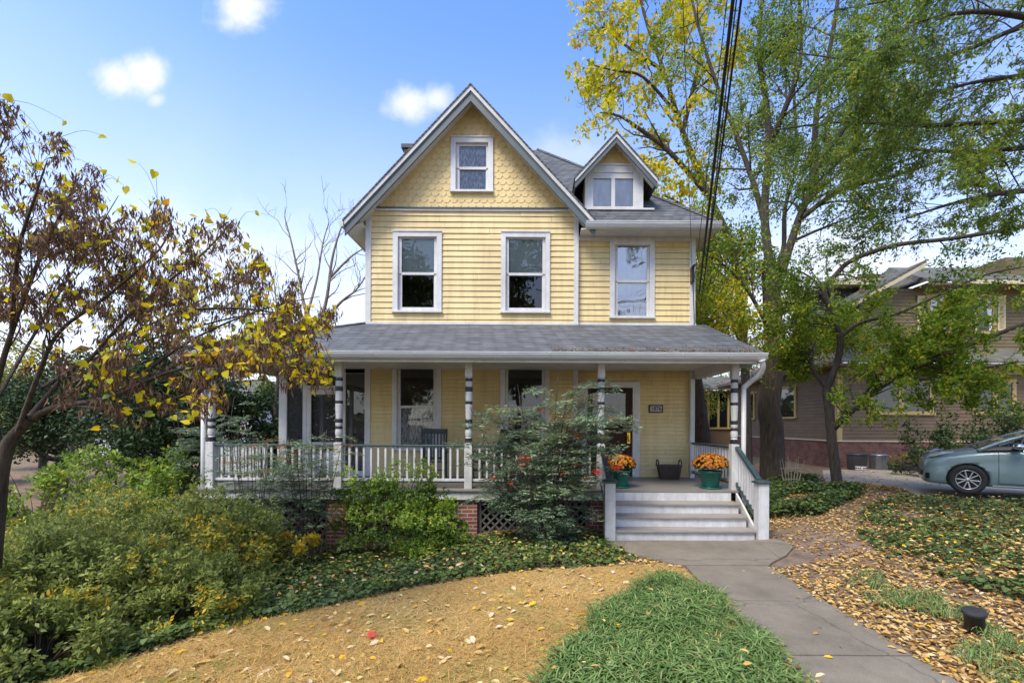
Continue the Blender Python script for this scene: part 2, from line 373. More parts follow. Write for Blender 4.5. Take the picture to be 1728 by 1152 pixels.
# upper floor of the bay, ground floor of the bay, gable, right half
window(661, 744, 390, 527, 676, 731, 402, 517.5, 461, YW, OPEN_BAY, upper='shade')
window(844, 927, 391, 528, 857, 914, 403, 518.5, 462, YW, OPEN_BAY, upper='shade')
window(661, 744, 609, 760, 675, 731, 621, 753, 686, YW, OPEN_BAY, lower='lace')
window(844, 927, 609, 761, 857, 914, 621, 754, 687, YW, OPEN_BAY)
window(1028, 1104, 404, 537, 1041, 1091, 412, 532, 474, YR, OPEN_RIGHT, upper='sheer', lower='sheer', glass=M['glass_bright'])
GOPEN = []
window(758, 830, 231, 324, 772.5, 818, 246, 318, 283, YW, GOPEN, upper='lace', lower='lace')
# front door opening
DX0, DX1, DZ1 = X(991, YR), X(1067, YR), Z(654, YR, 1030)
OPEN_RIGHT.append((DX0, DX1, FLOOR - .1, DZ1))
ZP = 4.28                                    # where the porch roof meets the wall
siding('wall', BX0, BX1, [(FLOOR, ZP, .091), (ZP, ZG, .1375)], YW, OPEN_BAY)
siding('wall', BX1, RX1, [(FLOOR, ZP, .091), (ZP, 6.44, .1375)], YR, OPEN_RIGHT)
Tl = Matrix(((0, 1, 0, BX0 - YW), (-1, 0, 0, YW + BX0), (0, 0, 1, 0), (0, 0, 0, 1)))
def side_wall(x, sgn, y0, y1):
    ops = []
    mb = MB(); z = -.4
    while z < 6.5:
        b = min(z + .115, 6.5)
        mb.poly((x + sgn*.018, y0, z), (x + sgn*.018, y1, z), (x + sgn*.003, y1, b), (x + sgn*.003, y0, b)); mb.poly((x, y0, z), (x, y1, z), (x + sgn*.018, y1, z), (x + sgn*.018, y0, z)); z = b
    return mb.build('wall', M['yellow'], house)
side_wall(BX0, -1, YW, 18.2); side_wall(RX1, 1, YR, 18.2)
MB().poly((BX0, 18.2, -.4), (RX1, 18.2, -.4), (RX1, 18.2, 6.5), (BX0, 18.2, 6.5)).build('wall', M['yellow'], house)
MB().poly((BX0, 13.2, -.4), (RX1, 13.2, -.4), (RX1, 13.2, 6.5), (BX0, 13.2, 6.5)).build('partition', M['room'], house)
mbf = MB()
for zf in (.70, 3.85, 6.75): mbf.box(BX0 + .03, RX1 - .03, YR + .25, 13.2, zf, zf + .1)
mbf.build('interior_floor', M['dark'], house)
# corner boards, base flashing, band board
def cb(x0, x1, y0, y1, z0, z1): box('corner_board', M['white'], house, x0, x1, y0, y1, z0, z1, bevel=.004)
cb(BX0 - .03, BX0 + .10, YW - .035, YW + .12, FLOOR, 6.9); cb(BX1 - .085, BX1 + .025, YW - .035, YR + .02, FLOOR, 6.9); cb(RX1 - .10, RX1 + .03, YR - .035, YR + .12, FLOOR, 6.42)
box('band_board', M['white'], house, BX0 - .02, BX1 + .02, YW - .05, YW + .02, ZG - .03, ZG + .02)
box('band_cap', M['slate_trim'], house, BX0 - .02, BX1 + .02, YW - .075, YW + .02, ZG + .021, ZG + .045)
# ---------------- gable shingles
XC, ZA, HW, SL = -1.52, 9.62, 2.84, 1.075
def gtop(x): return ZA - .2 - SL * abs(x - XC)
def scales(name, xc, half, z0, ztop, sl, y, parent, w=.175, h=.142, op=None):
    mb = MB()
    def clampx(x, z):
        lim = max(0.0, (ztop - z) / sl); return min(max(x, xc - lim), xc + lim)
    ops = op or []
    xs = sorted({xc - half, xc + half} | {v for o in ops for v in o[:2]})
    # backing sheet, split round the window
    if ops:
        o = ops[0]
        for pts in ([(xc-half, z0), (o[0], z0), (o[0], o[3]), (xc - (ztop-o[3])/sl, o[3]), (xc-half, max(z0, ztop - sl*half))], [(o[1], z0), (xc+half, z0), (xc+half, max(z0, ztop - sl*half)), (xc + (ztop-o[3])/sl, o[3]), (o[1], o[3])], [(o[0], z0), (o[1], z0), (o[1], o[2]), (o[0], o[2])], [(o[0], o[3]), (o[1], o[3]), (xc + (ztop-o[3])/sl, o[3]), (xc, ztop), (xc - (ztop-o[3])/sl, o[3])]):
            mb.poly(*[(px_, y, pz_) for px_, pz_ in pts])
    else: mb.poly((xc-half, y, z0), (xc+half, y, z0), (xc, y, ztop))
    rows = int((ztop - z0) / h) + 1
    for r in range(rows):
        zb = z0 + r * h; off = (r % 2) * w / 2
        for i in range(-int(half / w) - 2, int(half / w) + 3):
            x = xc + i * w + off
            prof = [(-.5, 1.15), (-.5, .52), (-.26, .06), (.26, .06), (.5, .52), (.5, 1.15)]
            jit = math.sin(i*7.3 + r*3.1) * .006
            P = [(clampx(x + a*w*.985, zb + b*h), zb + b*h + (jit if b < .6 else 0)) for a, b in prof]
            P = [(q, z) for q, z in P if z < ztop]
            if len(P) < 3 or max(q for q, _ in P) - min(q for q, _ in P) < .02: continue
            skip = False
            for o in ops:
                if zb + 1.15*h > o[2] and zb < o[3]:
                    if o[0] - .02 < x < o[1] + .02: skip = True
                    elif x <= o[0]: P = [(min(q, o[0]), z) for q, z in P]
                    else: P = [(max(q, o[1]), z) for q, z in P]
            if skip: continue
            yy = lambda z: y - .005 - .009 * (1 - (z - zb) / (1.2*h))
            k = len(P); fr = [(q, yy(z), z) for q, z in P]; bk = [(q, y - .001, z) for q, z in P]
            mb.add(fr + bk, [tuple(range(k))] + [(a, a + k, (a+1) % k + k, (a+1) % k) for a in range(k)])
    return mb.build(name, M['yellow_scale'], parent)
scales('gable_shingles', XC, 2.44, ZG + .03, ZA - .14, SL, YW, house, op=GOPEN)
# ---------------- roofs
def slab(name, pts, th, m, parent=house): return MB().prism(pts, (0, 0, -th)).build(name, m, parent)
YF = 10.30
for s in (-1, 1):
    xe = XC + s*HW; ze = ZA - SL*HW
    slab('roof_slope', [(XC, YF - .05, ZA + .03), (xe + s*.04, YF - .05, ze - .013), (xe + s*.04, 14.4, ze - .013), (XC, 14.4, ZA + .03)], .045, M['shingle'])
    MB().prism([(XC, YF - .035, ZA - .017), (xe, YF - .035, ze - .017), (xe, YF - .035, ze - .125), (XC, YF - .035, ZA - .125)], (0, .05, 0)).build('rake_board', M['white_worn'], house)
    MB().prism([(XC, YF - .012, ZA - .126), (xe, YF - .012, ze - .126), (xe, YF - .012, ze - .17), (XC, YF - .012, ZA - .17)], (0, .05, 0)).build('rake_moulding', M['slate_trim'], house)
    MB().prism([(XC, YF - .002, ZA - .171), (xe, YF - .002, ze - .171), (xe, YF - .002, ze - .345), (XC, YF - .002, ZA - .345)], (0, .045, 0)).build('rake_moulding', M['slate_trim'], house)
    MB().prism([(XC, YF + .045, ZA - .16), (xe - s*.02, YF + .045, ze - .16), (xe - s*.02, YF + .045, ze - .20), (XC, YF + .045, ZA - .20)], (0, YW - YF + .0, 0)).build('soffit', M['soffit'], house)
# left eave running back, with its gutter
xe, ze = XC - HW, ZA - SL*HW
MB().poly((xe, YF + .05, ze - .22), (BX0, YF + .05, ze - .02), (BX0, 18.5, ze - .02), (xe, 18.5, ze - .22)).build('soffit', M['soffit'], house)
box('fascia', M['white'], house, xe - .01, xe + .015, YF + .05, 18.5, ze - .25, ze - .05)
gp = [(-.01, .0), (-.115, .0), (-.12, -.03), (-.10, -.09), (-.06, -.12), (-.01, -.12)]
MB().prism([(xe + a, YF - .06, ze - .05 + b) for a, b in gp], (0, 8.2, 0)).build('gutter', M['gutter'], house)
EX0, EX1, EZ, PK = -4.36, 4.09, 6.56, 10.64
slab('roof_slope', [(1.2, YF, EZ), (EX1, YF, EZ), (0, 14.4, PK), (-.26, 14.4, PK), (-3.66, 11, 7.26), (1.2, 11, 7.26)], .05, M['shingle'])
slab('roof_slope', [(EX1, YF, EZ), (EX1, 18.5, EZ), (0, 14.4, PK)], .05, M['shingle'])
slab('roof_slope', [(EX1, 18.5, EZ), (EX0, 18.5, EZ), (-.26, 14.4, PK), (0, 14.4, PK)], .05, M['shingle'])
slab('roof_slope', [(EX0, 18.5, EZ), (EX0, 11, EZ), (-3.66, 11, 7.26), (-.26, 14.4, PK)], .05, M['shingle'])
MB().tube([(EX1, YF, EZ + .005), (0, 14.4, PK + .01)], .05, 6).build('ridge_cap', M['shingle'], house)
box('fascia', M['white'], house, 1.12, EX1 - .02, YF + .02, YF + .045, EZ - .20, EZ - .06)
box('soffit', M['soffit'], house, 1.0, EX1 - .02, YF + .05, YR - .002, EZ - .16, EZ - .13)
box('frieze_board', M['white'], house, BX1 + .03, RX1 + .02, YR - .045, YR + .01, EZ - .26, EZ - .161)
box('soffit', M['soffit'], house, RX1 - .05, EX1 - .02, YR, 18.5, EZ - .165, EZ - .135)
box('fascia', M['white'], house, EX1 - .04, EX1 - .015, YF + .05, 18.5, EZ - .20, EZ - .055)
def gutter_x(x0, x1, y, z, h=.125, d=.13, end=True):
    p = [(0, 0), (-d*.93, 0), (-d, -.012), (-d*.96, -h*.35), (-d*.72, -h*.80), (-d*.45, -h), (0, -h)]
    mb = MB().prism([(x0, y + a, z + b) for a, b in p], (x1 - x0, 0, 0))
    mb.box(x0 - .004, x1 + .004, y - d - .006, y - d + .012, z - .012, z + .006)
    x = x0 + .45
    while x < x1:
        mb.prism([(x, y + a*1.05 - .003, z + b*1.05) for a, b in p[1:6]], (.012, 0, 0)); x += .8
    return mb.build('gutter', M['gutter'], house)
gutter_x(1.10, EX1 + .05, YF + .02, EZ - .035, .15, .14)
# ---------------- dormer
dor = empty('dormer'); dor.parent = house
DY = 10.82; dx0, dx1, dxc = 1.127, 2.507, 1.817
MB().prism([(dx0 + .02, DY + .03, 7.02), (dx0 + .02, DY + .03, 7.80), (dx0 + .02, 11.6, 7.80)], (-.03, 0, 0)).build('cheek', M['yellow'], dor)
MB().prism([(dx1 - .02, DY + .03, 7.02), (dx1 - .02, DY + .03, 7.80), (dx1 - .02, 11.6, 7.80)], (.03, 0, 0)).build('cheek', M['yellow'], dor)
w0, w1 = X(999, DY), X(1066, DY); wz0, wz1 = Z(350, DY, 1033), Z(293, DY, 1033); zt = Z(281, DY, 1033)
mb = MB(); mb.box(dx0, w0, DY - .05, DY + .04, 7.06, zt); mb.box(w1, dx1, DY - .05, DY + .04, 7.06, zt); mb.box(w0, w1, DY - .049, DY + .04, wz1, zt - .001); mb.box(w0, w1, DY - .049, DY + .04, 7.06, wz0)
mb.build('window_frame', M['white'], dor, bevel=.004)
box('sill', M['white'], dor, dx0 - .03, dx1 + .25, DY - .10, DY - .051, 7.035, 7.075)
xm = (w0 + w1) / 2; zz = Z(302, DY, 1033); mb = MB()
mb.box(w0, w1, DY - .03, DY + .01, zz, wz1); mb.box(xm - .045, xm + .045, DY - .025, DY + .02, wz0, zz)
mb.build('casement_sash', M['white'], dor)
for a, b in ((w0, xm - .045), (xm + .045, w1)):
    MB().poly((a, DY + .0, wz0), (b, DY + .0, wz0), (b, DY + .0, zz), (a, DY + .0, zz)).build('pane', M['glass'], dor)
MB().poly((w0, DY + .022, wz0), (w1, DY + .022, wz0), (w1, DY + .022, wz1), (w0, DY + .022, wz1)).build('shade', M['sheer'], dor)
scales('shingled_pediment', dxc, .62, zt + .02, 8.60, 1.09, DY - .01, dor, .17, .13)
box('crown_board', M['white'], dor, dx0 - .01, dx1 + .01, DY - .07, DY + .02, zt - .0005, zt + .035)
for s in (-1, 1):
    e, z0_, zr = dxc + s*.95, 7.69, 8.73
    slab('dormer_roof', [(dxc, 10.47, zr), (e + s*.02, 10.47, z0_ - .02), (e + s*.02, 11.5, z0_ - .02), (dxc, 12.55, zr)], .045, M['shingle'], dor)
    MB().prism([(dxc, 10.485, zr - .046), (e, 10.485, z0_ - .046), (e, 10.485, z0_ - .13), (dxc, 10.485, zr - .13)], (0, .04, 0)).build('rake_board', M['white_worn'], dor)
    MB().prism([(dxc, 10.505, zr - .131), (e, 10.505, z0_ - .131), (e, 10.505, z0_ - .26), (dxc, 10.505, zr - .26)], (0, .04, 0)).build('rake_moulding', M['slate_trim'], dor)
    MB().prism([(dxc, 10.55, zr - .10), (e - s*.02, 10.55, z0_ - .10), (e - s*.02, 10.55, z0_ - .13), (dxc, 10.55, zr - .13)], (0, DY - 10.55, 0)).build('soffit', M['soffit'], dor)
    box('eave_board', M['slate_trim'], dor, *sorted((e, e - s*.03)), 10.55, 11.4, z0_ - .17, z0_ - .07)
# ---------------- chimney
ch = box('chimney', M['chimney'], house, -4.20, -3.86, 14.3, 15.0, 5.5, 10.60)
box('chimney_cap', M['metal_dark'], ch, -4.27, -3.79, 14.22, 15.08, 10.601, 10.72)
# ================================================================== porch (part of the house)
PY, PZ = 8.68, 3.15
POSTS = [-6.19, -3.763, -1.288, 1.232, 3.774]
slab('porch_roof', [(-6.6, 8.2, 3.275), (4.12, 8.2, 3.275), (4.0, YR + .02, 4.345), (BX0, YW, 4.305)], .05, M['shingle_porch'])
slab('porch_roof', [(-6.6, 17.5, 3.275), (-6.6, 8.2, 3.275), (BX0, YW, 4.305), (BX0, 17.5, 4.305)], .05, M['shingle_porch'])
MB().tube([(-6.6, 8.2, 3.28), (BX0, YW, 4.31)], .045, 6).build('ridge_cap', M['shingle_porch'], house)
box('flashing', M['white'], house, BX0 - .02, BX1 + .03, YW - .06, YW - .022, ZP + .005, ZP + .055); box('flashing', M['white'], house, BX1 + .03, RX1 + .04, YR - .06, YR - .022, ZP + .03, ZP + .08)
box('porch_ceiling', M['soffit'], house, -6.3, 3.92, PY + .08, YW - .02, 3.24, 3.26); box('porch_ceiling', M['soffit'], house, -6.3, BX0 - .03, YW - .019, 17.4, 3.24, 3.26)
box('porch_beam', M['white'], house, -6.28, 3.85, PY - .07, PY + .07, PZ, 3.40, bevel=.005)
box('porch_beam', M['white'], house, 3.705, 3.848, PY + .071, YR - .03, 3.05, 3.40, bevel=.005)
box('porch_beam', M['white'], house, -6.27, -6.13, PY + .071, 17.4, 3.08, 3.40, bevel=.005)
box('fascia', M['white'], house, -6.55, 4.08, 8.30, 8.325, 3.09, 3.27); box('soffit', M['soffit'], house, -6.5, 4.06, 8.33, PY - .072, 3.16, 3.18)
box('fascia', M['white'], house, 4.06, 4.085, 8.34, YR, 3.10, 3.30); MB().prism([(3.95, 8.4, 3.27), (3.95, YR, 3.27), (3.95, YR, 4.28)], (.03, 0, 0)).build('porch_gable_end', M['white'], house)
gutter_x(-6.62, 4.16, 8.298, 3.262, .125, .13)
# floor, skirt, piers, lattice
box('porch_floor', M['deck'], house, -6.45, 3.95, 8.50, YW, .70, FLOOR, bevel=.008); box('porch_floor', M['deck'], house, -6.45, BX0, YW + .001, 17.4, .70, FLOOR); box('porch_floor', M['deck'], house, BX1 + .03, 3.7, YW + .001, YR + .35, .70, FLOOR - .002)
box('skirt_board', M['white_worn'], house, -6.40, 1.34, 8.54, 8.57, .545, .699); box('skirt_board', M['white_worn'], house, -6.42, -6.40, 8.57, 17.3, .545, .699); box('skirt_board', M['white_worn'], house, 3.88, 3.90, 8.57, YR, .545, .699)
for x0, x1 in ((-6.38, -6.0), (-3.95, -3.57), (-1.48, -1.11), (1.02, 1.36), (3.52, 3.88)):
    box('brick_pier', M['brick'], house, x0, x1, 8.60, 8.98, -.6, .544)
box('foundation', M['brick'], house, BX0 + .01, RX1 - .01, YW + .03, 18.1, -.6, FLOOR - .03)
def lattice(x0, x1, z0, z1, y):
    mb = MB(); sp, w = .115, .036
    mb.box(x0, x1, y - .015, y + .015, z1 - .06, z1); mb.box(x0, x1, y - .015, y + .015, z0, z0 + .05); mb.box(x0, x0 + .06, y - .014, y + .014, z0 + .05, z1 - .06); mb.box(x1 - .06, x1, y - .014, y + .014, z0 + .05, z1 - .06)
    H = z1 - z0
    for lay, s in ((0, 1), (1, -1)):
        c = x0 - H
        while c < x1 + H:
            a, b = (c, z0), (c + s*H, z1)
            # clip to x range
            t0, t1 = 0, 1
            dx = b[0] - a[0]
            ta, tb = sorted(((x0 + .01 - a[0]) / dx, (x1 - .01 - a[0]) / dx)); t0, t1 = max(t0, ta), min(t1, tb)
            if t1 - t0 > .05:
                mb.bar((a[0] + dx*t0, y - .004 + lay*.009, a[1] + H*t0), (a[0] + dx*t1, y - .004 + lay*.009, a[1] + H*t1), w, .008, up=(0, 1, 0))
            c += sp * 1.41
    mb.build('lattice_panel', M['lattice'], house)
for a, b in ((-5.99, -3.96), (-3.56, -1.49), (-1.10, 1.01)): lattice(a, b, -.45, .53, 8.70)
box('crawl_space_shade_sheet', M['dark'], house, -6.2, 3.4, 9.6, 9.62, -.5, .69)  # added dark sheet, stands in for the shade behind the lattice
# turned posts
def post(x, y):
    p = MB()
    p.box(x - .072, x + .072, y - .072, y + .072, FLOOR, 1.60); p.box(x - .068, x + .068, y - .068, y + .068, 2.85, PZ - .001)
    p.lathe([(.062, 1.60), (.05, 1.625), (.066, 1.65), (.066, 1.70), (.052, 1.715), (.064, 1.745), (.067, 1.80), (.060, 1.855), (.049, 1.87), (.049, 1.905), (.062, 1.92), (.066, 1.97), (.060, 2.00), (.05, 2.015),
             (.050, 2.04), (.058, 2.06), (.062, 2.16), (.068, 2.31), (.066, 2.34), (.055, 2.35), (.055, 2.39), (.067, 2.40), (.066, 2.56), (.060, 2.59), (.060, 2.66), (.066, 2.68), (.064, 2.76), (.056, 2.79), (.056, 2.82), (.066, 2.85)], (x, y, 0), 20)
    o = p.build('porch_post', M['white_worn'], house, bevel=.004)
    for za, zb, r in ((1.615, 1.70, .0695), (1.862, 1.908, .067), (1.975, 2.05, .068), (2.34, 2.395, .069), (2.58, 2.67, .0695), (2.775, 2.83, .069)):
        MB().lathe([(r*.93, za), (r, za + .008), (r, zb - .008), (r*.93, zb)], (x, y, 0), 20).build('painted_band', M['band'], o)
for x in POSTS: post(x, PY)
box('half_post', M['white'], house, 3.60, 3.70, YR - .14, YR - .022, FLOOR, 3.05, bevel=.004)
# railings
def railing(p, q, skip=0.0, n=None):
    """level railing between two posts: rails and single balusters"""
    p, q = Vector(p), Vector(q); r = empty('railing'); r.parent = house
    up = Vector((0, 0, 1)); L = (q - p).length
    MB().bar(p + up*(1.545 - FLOOR), q + up*(1.545 - FLOOR), .075, .045).build('top_rail', M['green_rail'], r, bevel=.008)
    MB().bar(p + up*(.90 - FLOOR), q + up*(.90 - FLOOR), .055, .045).build('bottom_rail', M['white_worn'], r)
    MB().bar(p + up*(.862 - FLOOR), q + up*(.862 - FLOOR), .04, .030).build('rail_shadow_strip', M['green_rail'], r)  # dark strip stands in for the shadow below the bottom rail
    n = n or round(L / .137) - 1
    for i in range(n):
        c = p + (q - p) * ((i + 1) / (n + 1))
        MB().bar(c + up*(.922 - FLOOR), c + up*(1.523 - FLOOR), .036, .036, up=(0, 1, 0)).build('baluster', M['white_worn'], r)
for a, b in zip(POSTS[:3], POSTS[1:4]): railing((a + .07, PY, FLOOR), (b - .07, PY, FLOOR))
railing((3.76, PY + .07, FLOOR), (3.66, YR - .14, FLOOR), n=14); railing((-6.19, PY + .07, FLOOR), (-6.19, YW - .1, FLOOR), n=14)
# steps with newels and hand rails
steps = empty('porch_steps'); steps.parent = house
SX0, SX1 = 1.31, 3.70; FY = [8.49, 8.225, 7.96, 7.695]; SZ = [FLOOR, .555, .37, .185]
for i, y in enumerate(FY):
    box('riser', M['white_worn'], steps, SX0, SX1 - .0 + (.02 * i - .06), y, y + .03, SZ[i] - .185, SZ[i] - .041 if i else .699)
    if i: box('tread', M['tread'], steps, SX0, SX1 + .02*i - .045, y - .035, FY[i-1] + .0, SZ[i] - .04, SZ[i], bevel=.008)
for x in (SX0 - .02, SX1 + .03):
    MB().prism([(x, 8.5, .0), (x, 7.70, .0), (x, 7.70, .16), (x, 8.5, .70)], (.035, 0, 0)).build('stringer', M['white_worn'], steps)
def newel(x, y, top):
    n = MB().box(x - .088, x + .088, y - .088, y + .088, -.02, top).build('newel_post', M['white_worn'], steps, bevel=.005)
    c = MB(); c.box(x - .12, x + .12, y - .12, y + .12, top, top + .035); c.lathe([(.135, top + .035), (.10, top + .055), (.02, top + .07)], (x, y, 0), 8)
    c.build('newel_cap', M['green_rail'], steps, bevel=.01)
NX0, NX1, NY = 1.245, 3.815, 7.70
newel(NX0, NY, .985); newel(NX1, NY, .985)
for x0, x1 in ((1.24, NX0), (3.80, NX1)):
    a, b = Vector((x0, PY - .07, 1.545)), Vector((x1, NY + .08, 1.035))
    MB().bar(a, b, .085, .06).build('hand_rail', M['green_rail'], steps, bevel=.012)
    a2, b2 = Vector((x0, PY - .07, .86)), Vector((x1, NY + .08, .34))
    MB().bar(a2, b2, .05, .07).build('lower_hand_rail', M['green_rail'], steps)
    for i in range(7):
        t = (i + 1) / 8; p = a2.lerp(b2, t); q = a.lerp(b, t)
        MB().bar(p + Vector((0, 0, .03)), q - Vector((0, 0, .03)), .034, .034, up=(0, 1, 0)).build('hand_rail_baluster', M['white_worn'], steps)
# downspouts at both porch corners
def downspout(x, sx):
    mb = MB()
    mb.tube(smooth_line([(x + sx*.12, 8.22, 3.15), (x + sx*.16, 8.26, 3.03), (x + sx*.16, 8.38, 2.90), (x + sx*.08, 8.58, 2.78), (x, 8.66, 2.68)], 5), [.065]*2 + [.050]*19, 10)
    mb.tube([(x, 8.66, 2.70), (x, 8.66, .1)], .044, 10); mb.tube([(x, 8.66, .12), (x + sx*.04, 8.55, .02)], .052, 10)
    return mb.build('downspout', M['white'], house, smooth=True)
downspout(3.945, 1); downspout(-6.33, -1)
# front door
door = box('front_door', M['wood_dark'], house, DX0 + .01, DX1 - .01, YR + .045, YR + .06, FLOOR + .015, DZ1 - .005)
gx0, gx1, gz1, gz0 = X(1000, YR), X(1056, YR), Z(663, YR, 1030), Z(714, YR, 1030)
dm = MB(); st = .0
dm.box(DX0 + .01, gx0, YR + .012, YR + .044, FLOOR + .015, DZ1 - .005); dm.box(gx1, DX1 - .01, YR + .012, YR + .044, FLOOR + .015, DZ1 - .005); dm.box(gx0, gx1, YR + .013, YR + .044, gz1, DZ1 - .006); dm.box(gx0, gx1, YR + .013, YR + .044, gz0 - .12, gz0); dm.box(gx0, gx1, YR + .013, YR + .044, FLOOR + .02, FLOOR + .25)
dm.box(gx0 + .08, gx1 - .08, YR + .02, YR + .044, FLOOR + .33, gz0 - .2)
dm.build('door_panel', M['wood_dark'], door, bevel=.006)
M['door_lace'] = pmat('door_lace_cloth', (.30, .31, .25), (.18, .19, .15), 30, .9, stretch=(1, 1, .3))
MB().poly((gx0, YR + .04, gz0), (gx1, YR + .04, gz0), (gx1, YR + .04, gz1), (gx0, YR + .04, gz1)).build('door_curtain', M['door_lace'], door)
MB().poly((gx0, YR + .03, gz0), (gx1, YR + .03, gz0), (gx1, YR + .03, gz1), (gx0, YR + .03, gz1)).build('door_glass', M['glass'], door)
hx = X(1061, YR)
hm = MB(); hm.box(hx - .035, hx + .035, YR + .0, YR + .011, Z(748, YR, 1061), Z(729, YR, 1061)); hm.tube([(hx, YR, 1.73), (hx, YR - .06, 1.72), (hx - .02, YR - .065, 1.66), (hx, YR - .05, 1.58), (hx, YR, 1.57)], .012, 8); hm.lathe([(.02, 0), (.02, .02), (.012, .022)], (hx, YR - .02, 1.77), 10)
hm.build('door_handle', M['brass'], door)
cx0, cx1, ct = X(978, YR), X(1079, YR), Z(644, YR, 1030)
cm = MB(); cm.box(cx0, DX0, YR - .05, YR + .06, FLOOR, ct); cm.box(DX1, cx1, YR - .05, YR + .06, FLOOR, ct); cm.box(DX0, DX1, YR - .049, YR + .06, DZ1, ct - .001)
cm.build('door_casing', M['white'], house, bevel=.005)
box('door_sill', M['deck'], house, DX0, DX1, YR - .03, YR + .05, FLOOR, FLOOR + .014)
bx = X(1073.5, YR); M['black'] = pmat('black_plastic', (.015, .015, .016), rough=.3); M['grey_plastic'] = pmat('grey_plastic', (.45, .45, .46), rough=.4)
db = box('doorbell', M['grey_plastic'], house, bx - .028, bx + .028, YR - .075, YR - .051, Z(731.5, YR, 1073), Z(721, YR, 1073), bevel=.006)
box('doorbell_camera', M['black'], db, bx - .027, bx + .027, YR - .080, YR - .074, Z(724.5, YR, 1073), Z(721.2, YR, 1073))
# house number plaque
px0, px1, pz1, pz0 = X(1094, YR), X(1118, YR), Z(683, YR, 1106), Z(696, YR, 1106)
M['plaque'] = pmat('plaque_frame', (.035, .022, .014), rough=.5); M['plaque_tile'] = pmat('plaque_tile', (.50, .48, .44), (.40, .39, .36), 20, .3)
pl = box('house_number_plaque', M['plaque'], house, px0, px1, YR - .045, YR - .021, pz0, pz1, bevel=.004)
box('tile', M['plaque_tile'], pl, px0 + .035, px1 - .035, YR - .049, YR - .046, pz0 + .03, pz1 - .03)
def text(s, size, loc, m, parent, name, rot=(R(90), 0, 0), depth=.002):
    c = bpy.data.curves.new(name, 'FONT'); c.body = s; c.size = size; c.extrude = depth; c.align_x = 'CENTER'; c.align_y = 'CENTER'; c.offset = .004
    o = bpy.data.objects.new(name, c); o.location = loc; o.rotation_euler = rot; c.materials.append(m)
    link(o); bpy.context.view_layer.update(); me = bpy.data.meshes.new_from_object(o.evaluated_get(bpy.context.evaluated_depsgraph_get())); bpy.data.objects.remove(o)
    o = bpy.data.objects.new(name, me); o.location = loc; o.rotation_euler = rot; return link(o, parent)
text('1876', .125, ((px0 + px1) / 2, YR - .051, (pz0 + pz1) / 2), M['black'], pl, 'digits')
# ---------------- screened side porch
sc = empty('screened_porch'); sc.parent = house
def stud(px0, px1, z0, z1, name='screen_stud'): box(name, M['white'], sc, X(px0, YW), X(px1, YW), YW - .04, YW + .05, z0, z1)
stud(472, 485, FLOOR, 3.24); stud(512, 518.5, FLOOR, 3.24); stud(579, 583.8, FLOOR, 3.24)
rz0, rz1 = Z(630, YW, 550), Z(621, YW, 550)
for a, b in ((485, 512), (518.5, 579), (583.8, 615)):
    stud(a, b, rz0, rz1, 'screen_rail'); stud(a, b, 3.14, 3.24, 'screen_rail')
for a, b in ((485, 512), (583.8, 615)): stud(a, b, FLOOR, FLOOR + .12, 'screen_rail')
for y in (12.6, 14.6, 16.6): box('screen_stud', M['white'], sc, -6.0, -5.9, y, y + .1, FLOOR, 3.24)
for a, b in ((485, 512), (518.5, 579), (583.8, 615)):
    MB().poly((X(a, YW), YW, FLOOR), (X(b, YW), YW, FLOOR), (X(b, YW), YW, 3.2), (X(a, YW), YW, 3.2)).build('insect_screen', M['screen'], sc)
MB().poly((-5.95, YW + .06, FLOOR), (-5.95, 17.3, FLOOR), (-5.95, 17.3, 3.2), (-5.95, YW + .06, 3.2)).build('insect_screen', M['screen'], sc)
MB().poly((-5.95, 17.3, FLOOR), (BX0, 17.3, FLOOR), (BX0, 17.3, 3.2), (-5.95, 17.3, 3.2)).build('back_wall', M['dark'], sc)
mb = MB(); d0, d1, dt = X(519.5, YW), X(578, YW), Z(657, YW, 550)
mb.box(d0, d0 + .095, YW - .055, YW - .02, FLOOR + .02, dt); mb.box(d1 - .095, d1, YW - .055, YW - .02, FLOOR + .02, dt)
mb.box(d0 + .095, d1 - .095, YW - .054, YW - .02, dt - .12, dt); mb.box(d0 + .095, d1 - .095, YW - .054, YW - .02, FLOOR + .02, FLOOR + .55); mb.box(d0 + .095, d1 - .095, YW - .054, YW - .02, 1.45, 1.53)
mb.build('screen_door', M['white'], sc); box('door_head', M['white'], sc, X(518.5, YW), X(579, YW), YW - .036, YW + .044, dt + .01, dt + .09)
# ================================================================== light and sky
SUN_EL, SUN_AZ = 57.0, -35.0        # high soft sun over the viewer's left shoulder
world = bpy.data.worlds.new('World'); scn.world = world; world.use_nodes = True
wt = world.node_tree; wn, wl = wt.nodes, wt.links; bg = wn['Background']
sky = wn.new('ShaderNodeTexSky'); sky.sky_type = 'NISHITA'; sky.sun_disc = False
